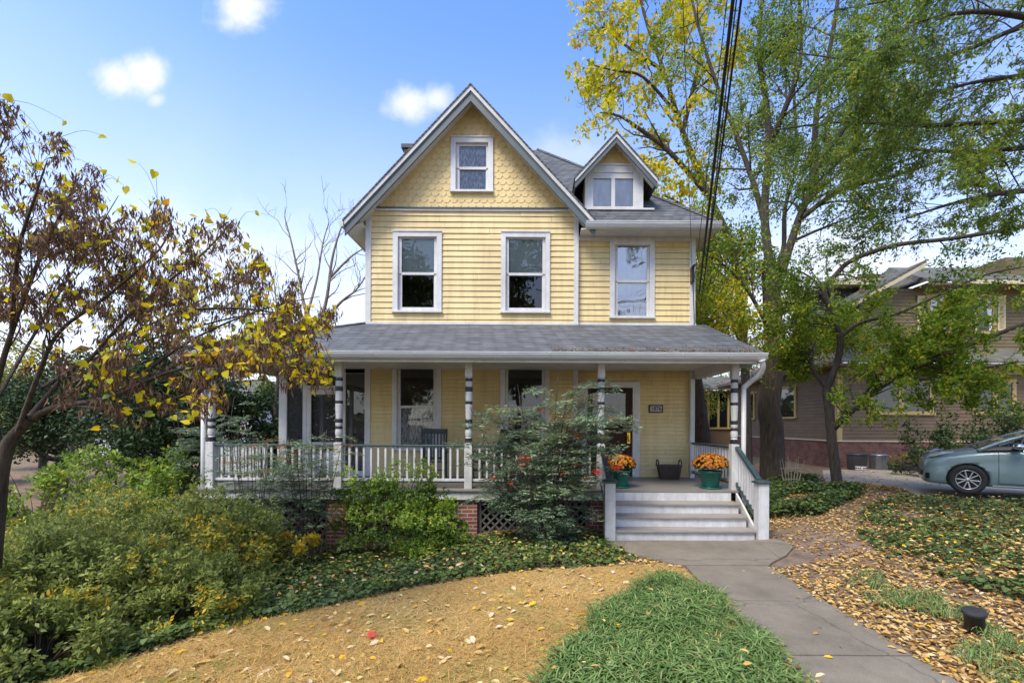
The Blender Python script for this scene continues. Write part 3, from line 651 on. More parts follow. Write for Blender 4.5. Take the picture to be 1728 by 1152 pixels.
# sun direction (towards the sun): from behind the camera, to the left
sd = Vector((math.sin(R(SUN_AZ)) * math.cos(R(SUN_EL)), -math.cos(R(SUN_AZ)) * math.cos(R(SUN_EL)), math.sin(R(SUN_EL))))
sky.sun_elevation = R(SUN_EL); sky.sun_rotation = math.atan2(sd.x, sd.y)
sky.air_density = 1.0; sky.dust_density = .6; sky.ozone_density = 1.6
SKY_S = .15
tc = wn.new('ShaderNodeTexCoord')
def vmath(op, a, b=None, s=None):
    n = wn.new('ShaderNodeVectorMath'); n.operation = op
    for i, q in enumerate((a, b)):
        if q is None: continue
        if isinstance(q, (tuple, Vector)): n.inputs[i].default_value = q
        else: wl.new(q, n.inputs[i])
    return n.outputs['Value'] if op == 'LENGTH' else n.outputs[0]
def fmath(op, a, b=0.0, clamp=False):
    n = wn.new('ShaderNodeMath'); n.operation = op; n.use_clamp = clamp
    for i, q in enumerate((a, b)):
        if isinstance(q, (int, float)): n.inputs[i].default_value = q
        else: wl.new(q, n.inputs[i])
    return n.outputs[0]
no = wn.new('ShaderNodeTexNoise'); no.inputs['Scale'].default_value = 9; no.inputs['Detail'].default_value = 7; no.inputs['Roughness'].default_value = .6; wl.new(tc.outputs['Generated'], no.inputs['Vector'])
sp = wn.new('ShaderNodeSeparateXYZ'); wl.new(tc.outputs['Generated'], sp.inputs[0])
yd = fmath('MAXIMUM', sp.outputs[1], .05); gxn, gzn = fmath('DIVIDE', sp.outputs[0], yd), fmath('DIVIDE', sp.outputs[2], yd)
cb_ = wn.new('ShaderNodeCombineXYZ'); wl.new(gxn, cb_.inputs[0]); wl.new(gzn, cb_.inputs[2])
wl.new(cb_.outputs[0], no.inputs['Vector']); no.inputs['Scale'].default_value = 11
tot = None
for px, py, rx, rz, k in ((412, 14, .080, .055, .95), (195, 140, .052, .042, 1.0), (240, 128, .055, .048, 1.0), (262, 172, .022, .018, .6), (690, 178, .058, .05, .9), (735, 165, .04, .035, .75), (350, 430, .30, .10, .55), (200, 400, .26, .09, .35), (1420, 480, .35, .16, .7), (960, 265, .16, .06, .35)):
    v = vmath('MULTIPLY', vmath('SUBTRACT', cb_.outputs[0], ((px - VPX) / FPX, 0, (HY - py) / FPX)), (1 / rx, 1, 1 / rz))
    q = fmath('ADD', vmath('LENGTH', v), fmath('MULTIPLY', fmath('SUBTRACT', no.outputs['Fac'], .5), 2.0))
    mr = wn.new('ShaderNodeMapRange'); mr.interpolation_type = 'SMOOTHSTEP'
    mr.inputs[1].default_value = 1.25; mr.inputs[2].default_value = .0; mr.inputs[3].default_value = 0; mr.inputs[4].default_value = k; wl.new(q, mr.inputs[0])
    tot = mr.outputs[0] if tot is None else fmath('MAXIMUM', tot, mr.outputs[0])
# thin white veil low over the horizon
mr = wn.new('ShaderNodeMapRange'); mr.interpolation_type = 'SMOOTHSTEP'; mr.inputs[1].default_value = .70; mr.inputs[2].default_value = .0; mr.inputs[4].default_value = 1.0; wl.new(sp.outputs[2], mr.inputs[0])
n2 = wn.new('ShaderNodeTexNoise'); n2.inputs['Scale'].default_value = 2.3; n2.inputs['Detail'].default_value = 6; wl.new(tc.outputs['Generated'], n2.inputs['Vector'])
veil = fmath('MULTIPLY', mr.outputs[0], fmath('ADD', fmath('MULTIPLY', n2.outputs['Fac'], .9), .45), True)
hs = wn.new('ShaderNodeHueSaturation'); hs.inputs['Hue'].default_value = .511; hs.inputs['Saturation'].default_value = 1.22; hs.inputs['Value'].default_value = .92; wl.new(sky.outputs[0], hs.inputs['Color'])
m1 = wn.new('ShaderNodeMix'); m1.data_type = 'RGBA'; wl.new(veil, m1.inputs[0]); wl.new(hs.outputs[0], m1.inputs[6]); m1.inputs[7].default_value = (2.55, 2.62, 2.85, 1)
m2 = wn.new('ShaderNodeMix'); m2.data_type = 'RGBA'; wl.new(tot, m2.inputs[0]); wl.new(m1.outputs[2], m2.inputs[6]); m2.inputs[7].default_value = (2.5, 2.52, 2.6, 1)
wl.new(m2.outputs[2], bg.inputs[0]); bg.inputs[1].default_value = SKY_S
sl = bpy.data.lights.new('sun', 'SUN'); sl.energy = 1.65; sl.angle = R(24); sl.color = (1, .925, .78)
so = link(bpy.data.objects.new('sun', sl)); so.rotation_euler = sd.to_track_quat('Z', 'Y').to_euler(); so.location = (-5, -10, 20)
scn.view_settings.view_transform = 'Standard'; scn.view_settings.look = 'None'; scn.view_settings.gamma = 1; scn.view_settings.exposure = 1.6
scn.cycles.max_bounces = 10; scn.cycles.diffuse_bounces = 6; scn.cycles.transparent_max_bounces = 12; scn.cycles.use_denoising = True; scn.cycles.sample_clamp_indirect = 6

# ================================================================== ground
def sstep(a, b, x): t = np.clip((x - a) / (b - a), 0, 1); return t * t * (3 - 2*t)
def ground_z(x, y):
    x = np.asarray(x, float); y = np.asarray(y, float)
    z = .30 * sstep(3.3, 9.8, x) * sstep(2.0, 7.5, y) + .10 * sstep(3.3, 6, x)
    z = z - .34 * sstep(.6, -5.0, x) * sstep(1.5, 6.5, y) - .10 * sstep(.3, -3, x)
    z = z + .03 * np.sin(x * 1.3 + 2) * np.sin(y * 1.1) * sstep(.5, 2.0, np.abs(x - 2.6)) * (1 - sstep(20, 40, np.abs(y)))
    return z
def gz(x, y): return float(ground_z(x, y))
def spaced(vals): return np.unique(np.round(np.concatenate(vals), 4))
gxs = spaced([np.linspace(-9, 14, 116), -9 - np.geomspace(.3, 900, 30), 14 + np.geomspace(.3, 900, 30)])
gys = spaced([np.linspace(-1, 18, 96), -1 - np.geomspace(.3, 400, 20), 18 + np.geomspace(.3, 1500, 34)])
GX, GY = np.meshgrid(gxs, gys); GZ = ground_z(GX, GY)
mb = MB(); nx, ny = len(gxs), len(gys)
mb.v = list(zip(GX.ravel().tolist(), GY.ravel().tolist(), GZ.ravel().tolist()))
mb.f = [(j*nx+i, j*nx+i+1, (j+1)*nx+i+1, (j+1)*nx+i) for j in range(ny-1) for i in range(nx-1)]
M['soil'] = pmat('garden_soil', (.24, .165, .09), (.12, .08, .045), 5, .95, .5, 30)
ground = mb.build('ground', M['soil'], smooth=True); tag(ground, 'brown soil and grass ground of the garden', 'ground', kind='structure')

def inside(poly, x, y):
    c = np.zeros(len(x), bool); n = len(poly)
    for i in range(n):
        (x0, y0), (x1, y1) = poly[i], poly[(i+1) % n]
        c ^= ((y0 > y) != (y1 > y)) & (x < (x1 - x0) * (y - y0) / (y1 - y0 + 1e-12) + x0)
    return c
def sheet(name, poly, dz, m, label, cat, step=.18, th=None):
    """a patch of paving that follows the ground, with its cut edge as a skirt"""
    import bmesh
    bm = bmesh.new(); vs = [bm.verts.new((x, y, 0)) for x, y in poly]; bm.faces.new(vs)
    xs, ys = [p[0] for p in poly], [p[1] for p in poly]
    for ax, lo, hi in (((1, 0, 0), min(xs), max(xs)), ((0, 1, 0), min(ys), max(ys))):
        k = int((hi - lo) / step)
        for i in range(1, k):
            c = lo + (hi - lo) * i / k; co = (c, 0, 0) if ax[0] else (0, c, 0)
            bmesh.ops.bisect_plane(bm, geom=bm.verts[:] + bm.edges[:] + bm.faces[:], plane_co=co, plane_no=ax)
    ext = bmesh.ops.extrude_edge_only(bm, edges=[e for e in bm.edges if e.is_boundary])['geom']
    low = {v for v in ext if isinstance(v, bmesh.types.BMVert)}
    for v in bm.verts: v.co.z = gz(v.co.x, v.co.y) + (-.08 if v in low else dz)
    bmesh.ops.recalc_face_normals(bm, faces=bm.faces)
    me = bpy.data.meshes.new(name); bm.to_mesh(me); bm.free(); me.materials.append(m)
    return tag(link(bpy.data.objects.new(name, me)), label, cat, kind='structure')
# concrete: weathered grey-brown with stains and hairline cracks
def concrete(name, c1, c2):
    m, t, n, l, b = nt(name); tc = n.new('ShaderNodeTexCoord')
    a = n.new('ShaderNodeTexNoise'); a.inputs['Scale'].default_value = 1.6; a.inputs['Detail'].default_value = 9; a.inputs['Roughness'].default_value = .7; l.new(tc.outputs['Object'], a.inputs[0])
    r = ramp(n, [(.32, c2), (.66, c1)]); l.new(a.outputs['Fac'], r.inputs[0])
    f = n.new('ShaderNodeTexNoise'); f.inputs['Scale'].default_value = 160; f.inputs['Detail'].default_value = 3; l.new(tc.outputs['Object'], f.inputs[0])
    r2 = ramp(n, [(.3, (.72,)*3), (.7, (1.22,)*3)]); l.new(f.outputs['Fac'], r2.inputs[0])
    mu = n.new('ShaderNodeMix'); mu.data_type = 'RGBA'; mu.blend_type = 'MULTIPLY'; mu.inputs[0].default_value = 1; l.new(r.outputs[0], mu.inputs[6]); l.new(r2.outputs[0], mu.inputs[7])
    v = n.new('ShaderNodeTexVoronoi'); v.feature = 'DISTANCE_TO_EDGE'; v.inputs['Scale'].default_value = .55; wv = n.new('ShaderNodeVectorMath'); wv.operation = 'MULTIPLY_ADD'; wv.inputs[1].default_value = (.25,)*3
    w2 = n.new('ShaderNodeTexNoise'); w2.inputs['Scale'].default_value = 4; w2.inputs['Detail'].default_value = 6; l.new(tc.outputs['Object'], w2.inputs[0]); l.new(w2.outputs['Color'], wv.inputs[0]); l.new(tc.outputs['Object'], wv.inputs[2]); l.new(wv.outputs[0], v.inputs['Vector'])
    r3 = ramp(n, [(0.002, (.45,)*3), (.006, (1,)*3)]); l.new(v.outputs['Distance'], r3.inputs[0])
    m3 = n.new('ShaderNodeMix'); m3.data_type = 'RGBA'; m3.blend_type = 'MULTIPLY'; m3.inputs[0].default_value = .75; l.new(mu.outputs[2], m3.inputs[6]); l.new(r3.outputs[0], m3.inputs[7])
    l.new(m3.outputs[2], b.inputs['Base Color']); b.inputs['Roughness'].default_value = .9
    bp = n.new('ShaderNodeBump'); bp.inputs['Strength'].default_value = .25; bp.inputs['Distance'].default_value = .01; l.new(f.outputs['Fac'], bp.inputs['Height']); l.new(bp.outputs[0], b.inputs['Normal'])
    return m
M['walk'] = concrete('weathered_walk_concrete', (.225, .19, .138), (.135, .113, .08)); M['drive'] = concrete('driveway_concrete', (.42, .355, .27), (.28, .235, .175))
landing = [(1.08, 7.62), (3.98, 7.62), (4.06, 7.35), (4.02, 7.10), (3.72, 6.75), (3.36, 6.45), (3.22, 6.28), (2.02, 6.28), (1.72, 6.55), (1.38, 6.95), (1.10, 7.3)]
sheet('landing_slab', landing, .035, M['walk'], 'worn grey concrete slab at the foot of the porch steps', 'path')
slabs = [(6.27, 5.02, 0), (5.00, 3.83, 1), (3.815, 2.4, 2), (2.385, 1.2, 3), (1.185, -.2, 4)]
for ya, yb, i in slabs:
    j = .012 * (-1) ** i
    sheet('concrete_walk', [(2.05 + j, yb), (3.19 + j, yb), (3.2 + j*.5, (ya+yb)/2), (3.19 + j, ya), (2.05 + j, ya), (2.04, (ya+yb)/2)], .03 + .004*(i % 2), M['walk'], 'worn grey concrete front walk slab', 'path')
M['paver'] = brickmat('garden_brick_paver', ((.20, .135, .095), (.14, .095, .068)), (.12, .095, .065), .21, .105, .008, .9, .6, swap=True, noise=.35)
sheet('brick_path', [(4.0, 7.9), (4.9, 8.2), (5.35, 7.4), (5.0, 6.75), (4.2, 6.35), (3.3, 6.1), (3.24, 6.26), (3.40, 6.43), (3.76, 6.73), (4.07, 7.1), (4.1, 7.35)], .012, M['paver'], 'brick garden path curving off beside the steps', 'path')
sheet('driveway', [(8.7, 10.2), (9.0, 10.9), (9.3, 11.6), (7.9, 12.3), (8.6, 13.6), (10.2, 16.2), (13, 16.3), (26, 16.3), (26, -2.2), (12.6, 7.3)], .012, M['drive'], 'pale concrete driveway beside the brown house', 'driveway', .5)
# ================================================================== things on the porch
M['chair'] = pmat('dark_green_chair_paint', (.022, .045, .042), (.014, .028, .027), 9, .4)
def rocking_chair(x, y, rz, label):
    c = empty('rocking_chair', (x, y, FLOOR), rz); tag(c, label, 'rocking chair', 'rocking chairs on the porch')
    m = M['chair']                                       # chair faces -y; 0.6 wide
    for s in (-1, 1):
        mb = MB(); mb.tube(smooth_line([(s*.25, -.42, .075), (s*.25, -.2, .03), (s*.25, .1, .022), (s*.25, .35, .05), (s*.25, .52, .11)], 4), .02, 6); mb.build('rocker', m, c)
        MB().tube([(s*.25, -.24, .035), (s*.25, -.26, .62)], .022, 8).build('front_leg', m, c)
        MB().tube([(s*.25, .22, .035), (s*.25, .24, .42), (s*.26, .34, .75), (s*.27, .44, 1.12)], [.022, .024, .022, .018], 8).build('back_post', m, c)
        MB().box(s*.25 - .045, s*.25 + .045, -.34, .32, .62, .645).build('armrest', m, c, bevel=.01)
        MB().tube([(s*.25, -.24, .22), (s*.25, .23, .22)], .012, 6).build('stretcher', m, c)
    MB().tube([(-.25, -.24, .25), (.25, -.24, .25)], .012, 6).build('stretcher', m, c)
    MB().prism([(-.26, -.28, .41), (.26, -.28, .41), (.24, .26, .37), (-.24, .26, .37)], (0, 0, .03)).build('seat', m, c, bevel=.008)
    for i in range(7):
        t = -.21 + .07 * i
        MB().bar((t, .245, .42), (t*1.03, .425, 1.02), .038, .012, up=(0, 1, 0)).build('back_slat', m, c)
    MB().bar((-.29, .43, 1.06), (.29, .43, 1.06), .03, .11).build('top_rail', m, c, bevel=.008); MB().bar((-.25, .26, .47), (.25, .26, .47), .025, .04).build('lower_rail', m, c)
rocking_chair(-2.20, 9.82, R(12), 'dark green rocking chair below the window with the lace curtain')
rocking_chair(-1.02, 9.75, R(-60), 'dark green rocking chair turned sideways behind the post and nandina')
M['pot'] = pmat('teal_green_plastic', (.010, .135, .095), (.008, .10, .07), 5, .35)
M['mum_leaf'] = leafmat('mum_leaf', [(0, (.02, .05, .012)), (1, (.06, .11, .03))])
M['mum_flower'] = leafmat('mum_flower', [(0, (.34, .08, .006)), (.5, (.58, .20, .015)), (1, (.68, .33, .035))], .2)
def mum(x, y, r, label, n):
    p = empty('potted_mum', (x, y, FLOOR)); tag(p, label, 'potted flower', 'potted orange mums')
    s = r / .335
    MB().lathe([(.15*s, .035), (.158*s, .05), (.205*s, .30), (.222*s, .305), (.225*s, .345), (.205*s, .345), (.19*s, .30), (.02, .29)], (0, 0, 0), 24).build('pot', M['pot'], p, smooth=True)
    MB().lathe([(.16*s, .001), (.20*s, .008), (.215*s, .036), (.20*s, .034), (.15*s, .02)], (0, 0, 0), 24).build('saucer', M['pot'], p, smooth=True)
    d = rdir(1500, .3); d = d[d[:, 2] > -.25]; q = d * r * rng.uniform(.5, .88, (len(d), 1)); q[:, 2] = q[:, 2] * .62 + .43
    leaves('foliage', OVAL, q, d + rng.normal(size=d.shape) * .5, d + rng.normal(size=d.shape) * .6, rng.uniform(.04, .07, len(d)), .5, rng.random(len(d)), M['mum_leaf'], p)
    d = rdir(n, .5); d = d[d[:, 2] > -.15]; k = len(d); q = d * r * rng.uniform(.93, 1.05, (k, 1)); q[:, 2] = q[:, 2] * .66 + .44
    P, A, N_, T_ = [], [], [], []
    for i in range(k):                                   # each bloom: a ring of petals
        u = unit(np.cross(d[i], [.3, .5, .2])); v = np.cross(d[i], u); t0 = rng.random()
        for j in range(11):
            a = j * 2.4 + i; lift = .25 + .5 * (j % 2)
            P.append(q[i]); A.append(u*math.cos(a) + v*math.sin(a) + d[i]*lift); N_.append(d[i]); T_.append(np.clip(t0*.7 + rng.random()*.3, 0, 1))
    leaves('flowers', LANCE, np.array(P), np.array(A), np.array(N_), rng.uniform(.026, .036, len(P)), .5, T_, M['mum_flower'], p)
mum(3.40, 8.88, .335, 'orange mum in a teal pot on the porch right of the steps', 520)
mum(1.66, 8.92, .29, 'orange mum at the head of the steps half hidden behind the nandina', 380)
# basket
M['wicker'] = pmat('grey_brown_wicker', (.13, .095, .07), (.06, .045, .033), 14, .8, .6, 70, stretch=(1, 1, 3))
bk = empty('wicker_basket', (X(1129, 10.4), 10.4, FLOOR)); tag(bk, 'grey brown wicker basket with two handles standing by the yellow wall', 'basket')
prof = [(-.21, -.13), (.21, -.13), (.21, .13), (-.21, .13)]
mb = MB(); nseg = 14
for lvl in range(12):
    z0, z1 = .005 + lvl*.025, .026 + lvl*.025; k = .82 + .018*lvl; o = .006 * (lvl % 2)
    mb.prism([(a*k*1.15 + math.copysign(o, a), b*k*1.1, z0) for a, b in prof], (0, 0, z1 - z0))
mb.build('basket_body', M['wicker'], bk, bevel=.006)
for i in range(13):
    t = -.20 + .4*i/12; MB().tube([(t, -.128, .01), (t*1.2, -.158, .30)], .008, 5).build('upright_cane', M['wicker'], bk)
MB().tube([(-.255, -.155, .305), (.255, -.155, .305), (.255, .155, .305), (-.255, .155, .305), (-.255, -.155, .305)], .016, 6).build('rim', M['wicker'], bk)
for s in (-1, 1): MB().tube(smooth_line([(s*.25, -.09, .30), (s*.262, -.085, .40), (s*.262, 0, .435), (s*.262, .085, .40), (s*.25, .09, .30)], 3), .015, 6).build('handle', M['wicker'], bk)

# ================================================================== drain pipe in the leaves, bins, twig screen
M['drain'] = pmat('weathered_black_pipe', (.035, .033, .031), (.02, .019, .018), 9, .6)
dp = W(1645, 1036, 4.28); zz = gz(dp.x, dp.y)
dr = empty('drain_pipe', (dp.x, dp.y, zz + .05)); dr.rotation_euler = (R(5), R(-7), 0); tag(dr, 'short black upright drain pipe standing among the fallen leaves', 'drain pipe')
MB().lathe([(.074, -.1), (.076, .135), (.079, .137), (.079, .145), (.076, .147)], (0, 0, 0), 24).build('pipe', M['drain'], dr, smooth=True)
MB().lathe([(.084, .150), (.092, .153), (.093, .170), (.088, .182), (.06, .188), (.002, .189)], (0, 0, 0), 24).build('cap', M['drain'], dr)
M['bin_dark'] = pmat('dark_grey_bin_plastic', (.045, .046, .05), (.03, .03, .033), 3, .5); M['zinc'] = pmat('galvanised_zinc', (.30, .31, .33), (.20, .21, .23), 6, .4, metal=.8)
M['label_white'] = pmat('white_sticker', (.7, .7, .68), rough=.5)
b0 = W(1446, 788, 16.1); zb = gz(b0.x, b0.y)
bn = empty('rubbish_bin', (b0.x, b0.y, zb)); tag(bn, 'dark grey plastic bin with a white sticker against the brick base', 'bin')
MB().lathe([(.27, .0), (.285, .03), (.31, .52), (.31, .53)], (0, 0, 0), 24).build('bin_body', M['bin_dark'], bn, smooth=True)
MB().lathe([(.325, .53), (.33, .56), (.27, .60), (.02, .615)], (0, 0, 0), 24).build('lid', M['bin_dark'], bn, smooth=True)
lb = MB(); st = MB(); nA = 8
for i in range(nA):
    a0, a1 = R(-135 + 90*i/nA) , R(-135 + 90*(i+1)/nA); r = .3015
    lb.poly(*[(r*math.cos(a), r*math.sin(a), z) for a, z in ((a0, .03), (a1, .03), (a1, .15), (a0, .15))])
    if i not in (3,): r = .303; st.poly(*[(r*math.cos(a), r*math.sin(a), z) for a, z in ((a0 + .02, .06), (a1 - .03, .06 + .01*(i % 2)), (a1 - .03, .115), (a0 + .02, .12 - .015*(i % 3)))])
lo = lb.build('sticker', M['label_white'], bn); st.build('smudged_lettering', M['black'], lo)
b1 = W(1483, 787, 16.2); mb = MB()
tc_ = empty('dustbin', (b1.x, b1.y, gz(b1.x, b1.y))); tag(tc_, 'galvanised ribbed metal dustbin beside the dark plastic bin', 'bin')
n = 48; mb = MB(); vs, fs = [], []
for z, r in ((.0, .26), (.08, .262), (.46, .28), (.47, .29), (.50, .29)):
    for k in range(n): a = 2*math.pi*k/n; rr = r + (.008 if k % 4 < 2 and .05 < z < .465 else 0); vs.append((rr*math.cos(a), rr*math.sin(a), z))
for i in range(4):
    for k in range(n): fs.append((i*n+k, i*n+(k+1) % n, (i+1)*n+(k+1) % n, (i+1)*n+k))
mb.add(vs, fs).build('bin_body', M['zinc'], tc_); MB().lathe([(.295, .50), (.30, .53), (.24, .575), (.02, .59)], (0, 0, 0), 32).build('lid', M['zinc'], tc_, smooth=True)
MB().tube(smooth_line([(-.08, 0, .585), (-.06, 0, .63), (.06, 0, .63), (.08, 0, .585)], 3), .01, 6).build('handle', M['zinc'], tc_)
M['twig'] = pmat('pale_twig', (.32, .27, .21), (.2, .16, .12), 9, .8)
for i, (px, h) in enumerate(((1324, 60), (1329, 56), (1336, 58), (1341, 52), (1347, 55))): pass
tw = empty('twig_screen', tuple(W(1335, 800, 12.4))); tw.location.z = gz(tw.location.x, 12.4); tag(tw, 'small fan of pale bare twigs beside the big tree trunk', 'twig fence')
for i in range(7):
    s = (i - 3) / 3
    MB().tube(smooth_line([(s*.16, 0, -.05), (s*.24 + .02, .02, .35), (s*.34 + .03*(-1)**i, 0, .78 + .05*(i % 3))], 3), [.012]*5 + [.007]*2, 5).build('twig', M['twig'], tw)
for z, w in ((.25, .24), (.55, .32)): MB().tube([(-w, -.015, z), (w, -.015, z + .02)], .007, 5).build('cross_twig', M['twig'], tw)

# ================================================================== the car
def car():
    c = empty('hatchback_car'); tag(c, 'pale teal hatchback car standing at the right edge of the picture', 'car')
    M['car_paint'] = pmat('pale_teal_car_paint', (.17, .245, .25), (.155, .225, .23), 2, .35, metal=.15, coat=.5)
    M['car_glass'] = pmat('dark_car_glass', (.012, .016, .015), (.01, .012, .012), 2, .03, spec=.9, coat=.3); M['tyre'] = pmat('tyre_rubber', (.018, .018, .019), (.012, .012, .012), 9, .8)
    M['alloy'] = pmat('silver_alloy', (.55, .56, .57), (.42, .43, .44), 6, .3, metal=.85); M['trim'] = pmat('black_trim', (.012, .012, .013), rough=.45)
    M['lamp'] = pmat('headlamp_lens', (.55, .58, .62), (.35, .38, .42), 12, .08, coat=1.0); M['chrome'] = pmat('chrome', (.75, .77, .8), rough=.12, metal=1.0); M['amber'] = pmat('amber_red_lens', (.45, .12, .06), rough=.15, coat=.8)
    S = [.12, .165, .24, .37, .54, .85, 1.25, 1.6, 2.2, 3.0, 3.5, 4.0, 4.3, 4.42]
    ZT = [.60, .70, .765, .82, .865, .93, .99, 1.0, 1.01, 1.03, 1.06, 1.08, 1.04, .88]
    ZB = [.24, .20, .18, .17, .17, .17, .17, .16, .16, .16, .17, .19, .24, .32]
    WD = [.60, .715, .79, .84, .865, .875, .88, .885, .885, .885, .88, .85, .78, .66]
    vs, fs = [], []; prof = []
    for s, zt, zb, w in zip(S, ZT, ZB, WD):
        h = zt - zb
        half = [(0, zt + .035), (w*.5, zt + .025), (w*.80, zt), (w*.93, zt - .045), (w*.985, zt - .12), (w*.975, zb + h*.62), (w, zb + h*.42), (w*.985, zb + h*.16), (w*.95, zb + .02), (w*.80, zb), (0, zb)]
        ring = [(s, y, z) for y, z in half] + [(s, -y, z) for y, z in half[-2:0:-1]]
        vs += ring
    n = 20
    for i in range(len(S) - 1):
        for k in range(n): fs.append((i*n+k, (i+1)*n+k, (i+1)*n+(k+1) % n, i*n+(k+1) % n))
    fs += [tuple(range(n)), tuple(range((len(S)-1)*n, len(S)*n))[::-1]]
    b = MB().add(vs, fs); body = b.build('body', M['car_paint'], None, smooth=True)
    ss = body.modifiers.new('s', 'SUBSURF'); ss.levels = ss.render_levels = 2
    cuts = []
    for sx in (.86, 3.56):
        for sy in (-1, 1):
            ct = MB().lathe([(.355, -.17), (.355, .2)], (0, 0, 0), 40); ct.xform(Matrix.Translation((sx, sy*.80, .315)) @ Matrix.Rotation(R(90), 4, 'X'))
            co = ct.build('cut', M['trim']); bo = body.modifiers.new('b', 'BOOLEAN'); bo.object = co; bo.operation = 'DIFFERENCE'; bo.solver = 'EXACT'; cuts.append(co)
    bpy.context.view_layer.update(); dg = bpy.context.evaluated_depsgraph_get(); me = bpy.data.meshes.new_from_object(body.evaluated_get(dg))
    bpy.data.objects.remove(body)
    for co in cuts: bpy.data.objects.remove(co)
    for p in me.polygons: p.use_smooth = True
    me.name = 'body'; body = link(bpy.data.objects.new('body', me), c)
    # greenhouse
    G = [(1.02, .965, .80, .78), (1.35, 1.13, .80, .66), (1.7, 1.27, .80, .61), (2.05, 1.395, .80, .585), (2.4, 1.455, .80, .58), (2.8, 1.465, .80, .58), (3.3, 1.42, .79, .57), (3.8, 1.30, .77, .55), (4.2, 1.14, .73, .54), (4.36, 1.06, .70, .53)]
    vs, fs = [], []
    for s, zr, wb, wr in G:
        zb_ = np.interp(s, S, ZT) - .04
        half = [(0, zr + .02), (wr*.6, zr + .012), (wr, zr - .02), (wb + .02, zb_)]
        vs += [(s, y, z) for y, z in half] + [(s, -y, z) for y, z in half[:0:-1]]
    n = 7
    for i in range(len(G) - 1):
        for k in range(n - 1 + 1):
            if k == 3: continue
            fs.append((i*n+k, (i+1)*n+k, (i+1)*n+(k+1) % n, i*n+(k+1) % n))
    fs += [tuple(range(n)), tuple(range((len(G)-1)*n, len(G)*n))[::-1]]
    MB().add(vs, fs).build('window_glass', M['car_glass'], c, smooth=False)
    rv, rf = [], []
    T_ = [g for g in G if 2.0 <= g[0] <= 3.9]
    for s, zr, wb, wr in T_: rv += [(s, y, z + .012) for y, z in ((-wr, zr - .02), (-wr*.6, zr + .012), (0, zr + .02), (wr*.6, zr + .012), (wr, zr - .02))]
    for i in range(len(T_) - 1):
        for k in range(4): rf.append((i*5+k, (i+1)*5+k, (i+1)*5+k+1, i*5+k+1))
    MB().add(rv, rf).build('roof', M['car_paint'], c, smooth=True)
    for sy in (-1, 1):
        MB().tube(smooth_line([(s, sy*(wr + .012), zr - .02) for s, zr, wb, wr in G], 3), .042, 8).build('roof_pillar', M['car_paint'], c, smooth=True)
        MB().tube([(2.36, sy*.835, .99), (2.52, sy*.60, 1.44)], .04, 6).build('door_pillar', M['trim'], c); MB().tube([(1.62, sy*.83, .98), (1.78, sy*.625, 1.30)], .022, 6).build('quarter_pillar', M['trim'], c)
        MB().prism([(1.10, sy*.845, .958), (1.62, sy*.845, .985), (1.62, sy*.80, 1.06), (1.26, sy*.80, 1.03)], (0, sy*.012, 0)).build('quarter_trim', M['trim'], c)
        mir = MB().lathe([(.01, -.12), (.07, -.11), (.095, -.03), (.09, .06), (.05, .11), (.005, .12)], (0, 0, 0), 12); mir.xform(Matrix.Translation((1.60, sy*.99, 1.06)) @ Matrix.Rotation(R(90), 4, 'X') @ Matrix.Diagonal((1, .7, 1, 1)))
        mo = mir.build('wing_mirror', M['chrome'], c, smooth=True); MB().bar((1.62, sy*.83, 1.0), (1.61, sy*.95, 1.02), .06, .035).build('mirror_arm', M['trim'], mo)
        def side_y(s, z):
            w = np.interp(s, S, WD); zt = np.interp(s, S, ZT); zb = np.interp(s, S, ZB); f = (z - zb) / (zt - zb)
            return sy * (w * np.interp(f, [0, .16, .42, .62, .86, 1], [.95, .985, 1.0, .975, .985, .93]) + .003)
        dl = MB()
        for a in (1.335, 2.42, 3.42):
            dl.tube([(a + (.0 if a < 3.4 else (.95 - z)*.35 - .1), side_y(a, z), z) for z in np.linspace(.27, .93, 8)], .005, 4)
        dl.tube([(s, side_y(s, .27), .27) for s in np.linspace(1.335, 3.2, 12)], .005, 4)
        dl.build('door_seam', M['trim'], c)
        MB().tube([(s, side_y(s, .2) * 1.0, .205) for s in np.linspace(1.24, 3.18, 12)], .022, 6).build('sill_strip', M['car_paint'], c)
        MB().prism([(2.20, side_y(2.2, .86), .85), (2.36, side_y(2.3, .86), .855), (2.36, side_y(2.3, .86), .885), (2.20, side_y(2.2, .86), .88)], (0, sy*.03, 0)).build('door_handle', M['car_paint'], c, bevel=.008)
        hl = [(.20, .60, .735), (.30, .745, .775), (.45, .80, .835), (.64, .79, .89), (.46, .70, .875), (.25, .55, .795)]
        MB().prism([(s, sy*y, z + .012) for s, y, z in hl], (0, 0, .018)).build('headlight', M['lamp'], c, bevel=.008)
        MB().prism([(.175, sy*.725, .30), (.235, sy*.795, .30), (.235, sy*.795, .42), (.175, sy*.725, .42)], (-.012, sy*.012, 0)).build('fog_lamp_recess', M['trim'], c)
        MB().prism([(4.30, sy*.76, .98), (4.40, sy*.70, .9), (4.42, sy*.67, .6), (4.36, sy*.74, .7)], (.01, sy*.012, 0)).build('tail_light', M['amber'], c)
        for sx in (.86, 3.56):
            w = empty('wheel'); w.parent = c; w.location = (sx, sy*.795, .315); w.rotation_euler = (R(-90) * sy, R(23), 0)
            MB().lathe([(.19, -.09), (.27, -.098), (.305, -.085), (.316, -.05), (.316, .05), (.305, .085), (.27, .098), (.205, .09), (.20, .06)], (0, 0, 0), 40, caps=False).build('tyre', M['tyre'], w, smooth=True)
            MB().lathe([(.001, -.02), (.205, -.02), (.207, .0), (.207, .08), (.200, .088), (.190, .078), (.188, .01), (.001, .005)], (0, 0, 0), 36, caps=False).build('rim', M['trim'], w, smooth=False)
